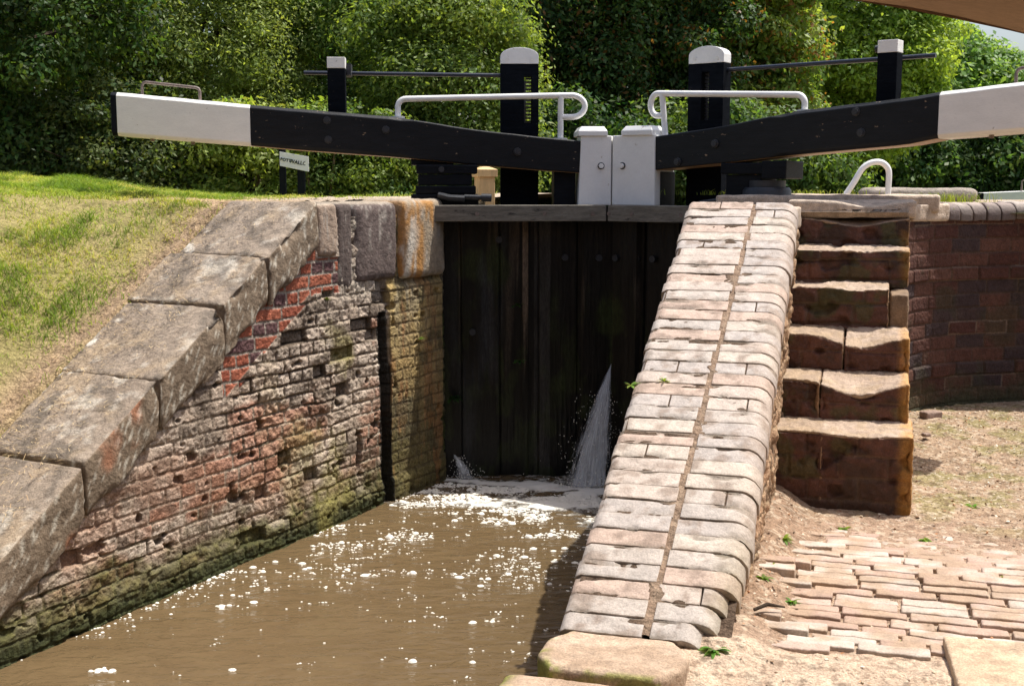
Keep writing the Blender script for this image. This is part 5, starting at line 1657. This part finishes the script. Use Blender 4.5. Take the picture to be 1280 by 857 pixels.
def straw_and_litter():
    r = np.random.default_rng(21)
    # dry leaves, chips and twigs over the lower path
    n = 9000
    U = r.uniform(-.38, 3.2, n); V = r.uniform(3.5, 8.2, n)
    d = sstep(5.0, 5.9, V + .25 * (U - .5)); heap = sstep(.0, -.34, U) * sstep(3.8, 4.2, V)
    keep = r.random(n) < np.clip(.10 + d * .9 + heap, 0, 1)
    U, V = U[keep], V[keep]
    keep = ~((U < .24) & (V > 5.62))
    U, V = U[keep], V[keep]; n = len(U)
    f1 = fbm(U * 18, V * 18, 0, 4, 601)
    X, Y, _ = W(U, V); Z = tow_height(U, V) + (f1 - .5) * .02 + .006
    P = np.stack([X, Y, Z], -1)
    Nr = unit(r.normal(size=(n, 3)) * .35 + np.array([0, 0, 1]))
    big = r.random(n) < .06
    Vv, F = leaf_cards(P, Nr, np.where(big, .016, .0065)[:, None][:, 0].mean() * 0 + .0075, .55, r)
    pal = np.array([(.30, .19, .11), (.20, .12, .07), (.50, .40, .28), (.12, .075, .05), (.40, .20, .10), (.62, .55, .45)])
    c = pal[r.integers(0, 6, n)] * r.uniform(.7, 1.2, (n, 1))
    o = new_mesh_obj('leaf_litter', Vv, F, M['leafdry'], None, np.repeat(c, 4, axis=0), False)
    tag(o, 'brown leaf litter and bark chips scattered over the lower path', 'litter', kind='stuff')
    # pebbles
    sp = Soup()
    Q, F, Nn, Uu = rbox(2, 2, 1.3, .62, (1, 1, 1))
    for i in range(1500):
        u = r.uniform(-.38, 3.0); v = r.uniform(3.0, 8.0)
        if u < .26 and v > 5.6: continue
        dd = float(sstep(5.0, 6.0, np.array(v + .25 * (u - .5))))
        if r.random() > .35 + dd: continue
        s = r.uniform(.0018, .006) * (1 + 1.5 * (r.random() < .05) * (v > 5.5))
        x, y, _ = W(u, v); z = float(tow_height(np.array([u]), np.array([v]))[0]) + (float(fbm(np.array([u * 18]), np.array([v * 18]), 0, 4, 601)[0]) - .5) * .02
        a = r.uniform(0, PI); R_ = np.array([[math.cos(a), -math.sin(a), 0], [math.sin(a), math.cos(a), 0], [0, 0, 1]])
        sp.add((Q * s * r.uniform(.6, 1.3, 3)) @ R_.T + np.array([x, y, z + s * .3]), F, pal[r.integers(0, 6)] * 1.0)
    o = sp.build('gravel', M['stone']); tag(o, 'loose grit and small stones on the lower path', 'gravel', kind='stuff')
    # straw lying on the coping and along the worn strip
    n = 5200
    s = r.uniform(-.1, 2.5, n); w = np.abs(r.normal(.72, .22, n)); w = np.where(r.random(n) < .25, r.uniform(.1, .66, n), w)
    p = LP(s, -w + .03, 0)
    z = np.where(w < .64, zcop(s) + .012, zcop(s) - .005)
    X, Y = p[:, 0], p[:, 1]
    a = r.uniform(0, PI, n); l = r.uniform(.008, .03, n); wd = .0009
    ax = np.stack([np.cos(a) * l, np.sin(a) * l, r.normal(0, .15, n) * l], -1); wx = np.stack([-np.sin(a), np.cos(a), a * 0], -1) * wd
    P = np.stack([X, Y, z + .002 + .006 * r.random(n)], -1)
    V = np.stack([P - ax - wx, P - ax + wx, P + ax + wx, P + ax - wx], 1).reshape(-1, 3)
    o = new_mesh_obj('straw', V, np.arange(len(V)).reshape(-1, 4), M['leafdry'], None, np.repeat(mixc((.62, .48, .26), (.42, .28, .14), r.random(n)), 4, axis=0), False)
    tag(o, 'dry straw scattered on the left coping and the bare strip beside it', 'straw', kind='stuff')
straw_and_litter()

# -- individual weeds
def weed(name, label, cat, loc, n, L, wd, col, seed, up=.7, face=None, group=None):
    r = random.Random(seed); V = []; F = []; C = []
    for i in range(n):
        a = r.uniform(0, 2 * PI); el = r.uniform(.2, 1.2) * up
        d = Vector((math.cos(a) * math.cos(el), math.sin(a) * math.cos(el), math.sin(el)))
        if face is not None:
            f = Vector(face); 
            if d.dot(f) < 0: d = d - f * 2 * d.dot(f)
        l = L * r.uniform(.5, 1.1)
        sd = d.cross(Vector((0, 0, 1))).normalized() * wd * r.uniform(.7, 1.2)
        p = Vector(loc); k = 5; b = len(V)
        prof = [.25, .8, 1, .75, .1]
        for j in range(k):
            t = j / (k - 1)
            q = p + d * l * t - Vector((0, 0, 1)) * l * .45 * t * t
            V += [tuple(q - sd * prof[j]), tuple(q + sd * prof[j])]
        for j in range(k - 1): F.append((b + 2 * j, b + 2 * j + 1, b + 2 * j + 3, b + 2 * j + 2))
        cc = [x * r.uniform(.7, 1.3) for x in col]; C += [cc] * (2 * k)
    o = new_mesh_obj(name, np.array(V) - np.array(loc), np.array(F), M['leaf'], None, np.array(C), True)
    o.location = loc
    return tag(o, label, cat, group)
BR = (.17, .26, .04); DG = (.05, .12, .025)
def rampP(px_u, v, dz=.0): x, y, _ = W(px_u, v); return (x, y, zramp(v) + dz)
weed('weed', 'yellow green weed on the outer edge of the ramp bricks above the water', 'plant', rampP(-.935, 4.93, -.01), 14, .055, .007, BR, 1)
weed('weed', 'small weed sprouting from a brick joint halfway up the ramp', 'plant', rampP(-.80, 4.955, .0), 10, .04, .005, BR, 2)
weed('fern', 'small fern on the left gate planks under the footboard', 'plant', GL(.60, .10, -.82), 12, .07, .009, (.03, .07, .02), 3, face=(0, -1, 0))
weed('fern', 'bright sprig growing low on the left gate planks', 'plant', GL(.585, .10, -1.20), 14, .06, .010, (.05, .13, .03), 4, face=(0, -1, 0))
weed('fern', 'dark trailing plant low in the corner of wall and left gate', 'plant', (-.40, 8.02, -1.45), 26, .09, .010, (.02, .05, .015), 5, face=(.9, -.4, 0))
weed('weed', 'green tuft growing out of the mossy quoin beside the shadow line', 'plant', tuple(LP(3.30, .045, -1.0)), 24, .04, .004, BR, 6, face=(.89, -.46, 0))
weed('weed', 'moss tuft in a hollow beneath the tall dark coping stone', 'plant', tuple(LP(2.33, .0, -.66)), 20, .035, .006, (.16, .20, .03), 7, face=(.89, -.46, 0))
def gp(u, v, dz=0): x, y, _ = W(u, v); return (x, y, float(tow_height(np.array([u]), np.array([v]))[0]) + dz)
gl = [(-.42, 3.70, 26, .055, 'leafy weed at the foot of the lowest ramp brick'), (-.37, 3.32, 30, .06, 'clump of green weed beside the sandstone edge block'), (-.30, 4.62, 16, .05, 'weed at the base of the ramp wall opposite the lowest step'),
      (-.22, 4.32, 10, .04, 'sparse weed in the dirt between ramp wall and paving'), (-.05, 5.35, 10, .035, 'seedling in front of the lowest step'), (.55, 4.72, 9, .03, 'grass sprig among the paving bricks right of the steps'),
      (1.75, 6.70, 34, .09, 'bright green weed by the foot of the curved wall at the right edge'), (1.30, 6.2, 20, .05, 'low weed in the leaf litter in front of the curved wall'), (.52, 5.9, 18, .05, 'low green weed beside the bottom step on its right'),
      (.80, 5.2, 12, .04, 'tiny weed where the paving gives way to dirt'), (-.12, 3.98, 12, .03, 'green sprig between the paving bricks nearest the ramp'), (-.29, 4.95, 14, .045, 'weed in the corner between the ramp wall and the lowest step'), (-.33, 4.42, 12, .035, 'low weed hugging the rough face of the ramp wall'), (.28, 5.28, 12, .03, 'weed at the foot of the right corner of the lowest step'), (1.05, 4.35, 10, .025, 'tiny green sprig in the middle of the paving at the right'), (.15, 4.05, 12, .025, 'mossy sprig in the near edge of the paving')]
for i, (u, v, n, L, lab) in enumerate(gl):
    weed('weed', lab, 'plant', gp(u, v, -.004), int(n * 1.5), L * 1.35, .0065, BR if i % 3 else (.12, .22, .04), 20 + i)
x, y, _ = W(-.02, 5.98); weed('weed', 'seedling on the second step of the stone stair', 'plant', (x, y, -1.13), 8, .04, .006, BR, 50)
# rosebay stems on the lockside, left of the steps
for i, (px, hh) in enumerate(((925, .13), (932, .155), (941, .165))):
    yy = 7.72; x = (px - 640) / 1500 * yy
    root = empty('willowherb', ['shortest of three reddish flower stems against the right heel post', 'middle stem of the three reddish flower stems by the right heel post', 'tallest and rightmost of three reddish flower stems by the right heel post'][i], 'plant', 'flower stems by the right heel post', loc=(x, yy, -.10))
    mb = MB(); mb.tube([(x, yy, -.10), (x + .004, yy, -.10 + hh * .5), (x + .002, yy, -.10 + hh)], [.003, .0025, .0015], 6)
    mb.build('stem', surf_mat('stem_%d' % i, color=(.30, .26, .08)), root, smooth=True)
    w_ = weed('leaves', None, None, (x, yy, -.10 + hh * .35), 0 + 12, .02, .004, (.25, .28, .08), 60 + i); 
    w_.location = (0, 0, 0); w_.data.transform(Matrix.Translation((x, yy, -.10 + hh * .35))); w_.parent = root
    f_ = weed('flower', None, None, (x, yy, -.10 + hh * .9), 12, .014, .005, (.5, .22, .2), 70 + i)
    f_.location = (0, 0, 0); f_.data.transform(Matrix.Translation((x, yy, -.10 + hh * .9))); f_.parent = root
    rebase(root)
# loose stones and a twig on the path
for i, (px, py, sz, lab, cat) in enumerate(((1158, 527, (.13, .07, .05), 'chunk of broken grey brick lying against the curved wall', 'rubble'), (1153, 553, (.05, .04, .025), 'dark stone chip in the litter beside the steps', 'rubble'), (1100, 534, (.05, .05, .03), 'small stone', 'x'))):
    if cat == 'x': continue
    yy = 1.46 * 1500 / (py - 228) * 1.0
    x = (px - 640) / 1500 * yy * 1.02
    o = stone('rubble', (x + .02, yy, -1.43), sz, .012, (5, 4, 3), M['stone'], None, col_flag((.26, .18, .14), (.34, .25, .2), 0, 950 + i), .4, .02, 951 + i)
    tag(o, lab, cat)
mb = MB(); p = gp(-.33, 4.05, .012); mb.tube([p, (p[0] + .05, p[1] + .02, p[2] + .012), (p[0] + .11, p[1] + .015, p[2] + .004)], [.006, .0075, .003], 7)
tag(mb.build('twig', M['bark'], None, smooth=True), 'brown twig lying beside the ramp wall on the dirt', 'twig')

# ================================================================== SKY, SUN, CAMERA
world = bpy.data.worlds.new('World'); SC.world = world; world.use_nodes = True
nt = world.node_tree; nt.nodes.clear()
sky = nt.nodes.new('ShaderNodeTexSky'); sky.sky_type = 'NISHITA'; sky.sun_disc = False
SD = Vector(SUNDIR).normalized()
sky.sun_elevation = math.asin(SD.z); sky.sun_rotation = math.atan2(SD.x, SD.y)
sky.air_density = 1.0; sky.dust_density = 4.5; sky.ozone_density = 1.0; sky.altitude = 50
bg = nt.nodes.new('ShaderNodeBackground'); bg.inputs['Strength'].default_value = SKYK
out = nt.nodes.new('ShaderNodeOutputWorld')
nt.links.new(sky.outputs[0], bg.inputs[0]); nt.links.new(bg.outputs[0], out.inputs[0])
sl = bpy.data.lights.new('sun', 'SUN'); sl.energy = SUNK; sl.angle = math.radians(.53); sl.color = (1.0, .955, .88)
so = bpy.data.objects.new('sun', sl); COL.objects.link(so); so.location = (5, 2, 10)
so.rotation_euler = SD.to_track_quat('Z', 'Y').to_euler()
cam = bpy.data.cameras.new('camera'); co_ = bpy.data.objects.new('camera', cam); COL.objects.link(co_)
cam.sensor_width = 36; cam.lens = 36 * 1500 / 1280; cam.clip_end = 3000; cam.clip_start = .05
co_.rotation_euler = (PI / 2 - math.atan(200.5 / 1500), 0, 0)
SC.camera = co_
SC.view_settings.view_transform = 'Standard'; SC.view_settings.look = 'None'; SC.view_settings.gamma = 1; SC.view_settings.exposure = EXPO
SC.cycles.max_bounces = 8; SC.cycles.transparent_max_bounces = 12; SC.cycles.diffuse_bounces = 4
SC.cycles.use_denoising = True
# bare stems showing at the hedge foot
r_ = random.Random(44)
for i, (px, lean, lab) in enumerate(((62, .12, 'thin bare stem rising in the dark undergrowth at the far left'), (108, -.10, 'thin leaning stem in the shade left of the white beam tip'), (318, .25, 'slender stem in the hedge under the white part of the beam'), (395, -.30, 'brown leaning stem just right of the nameplate'), (412, .18, 'second brown stem right of the nameplate, leaning right'))):
    Y = 12.55 + r_.random() * .3; X = (px - 640) / 1500 * Y
    mb = MB(); mb.tube([(X, Y, -.4), (X + lean * .3, Y + .03, .15), (X + lean * .5, Y, .42), (X + lean * .6, Y + .1, .60)], [.020, .016, .011, .004], 7)
    o = mb.build('sapling', M['sapling'] if 'sapling' in M else M.setdefault('sapling', surf_mat('sapling_bark', .85, 40, .3, 8, .3, .006, 40, .2, color=(.24, .17, .10))), None, smooth=True)
    tag(o, lab, 'sapling')
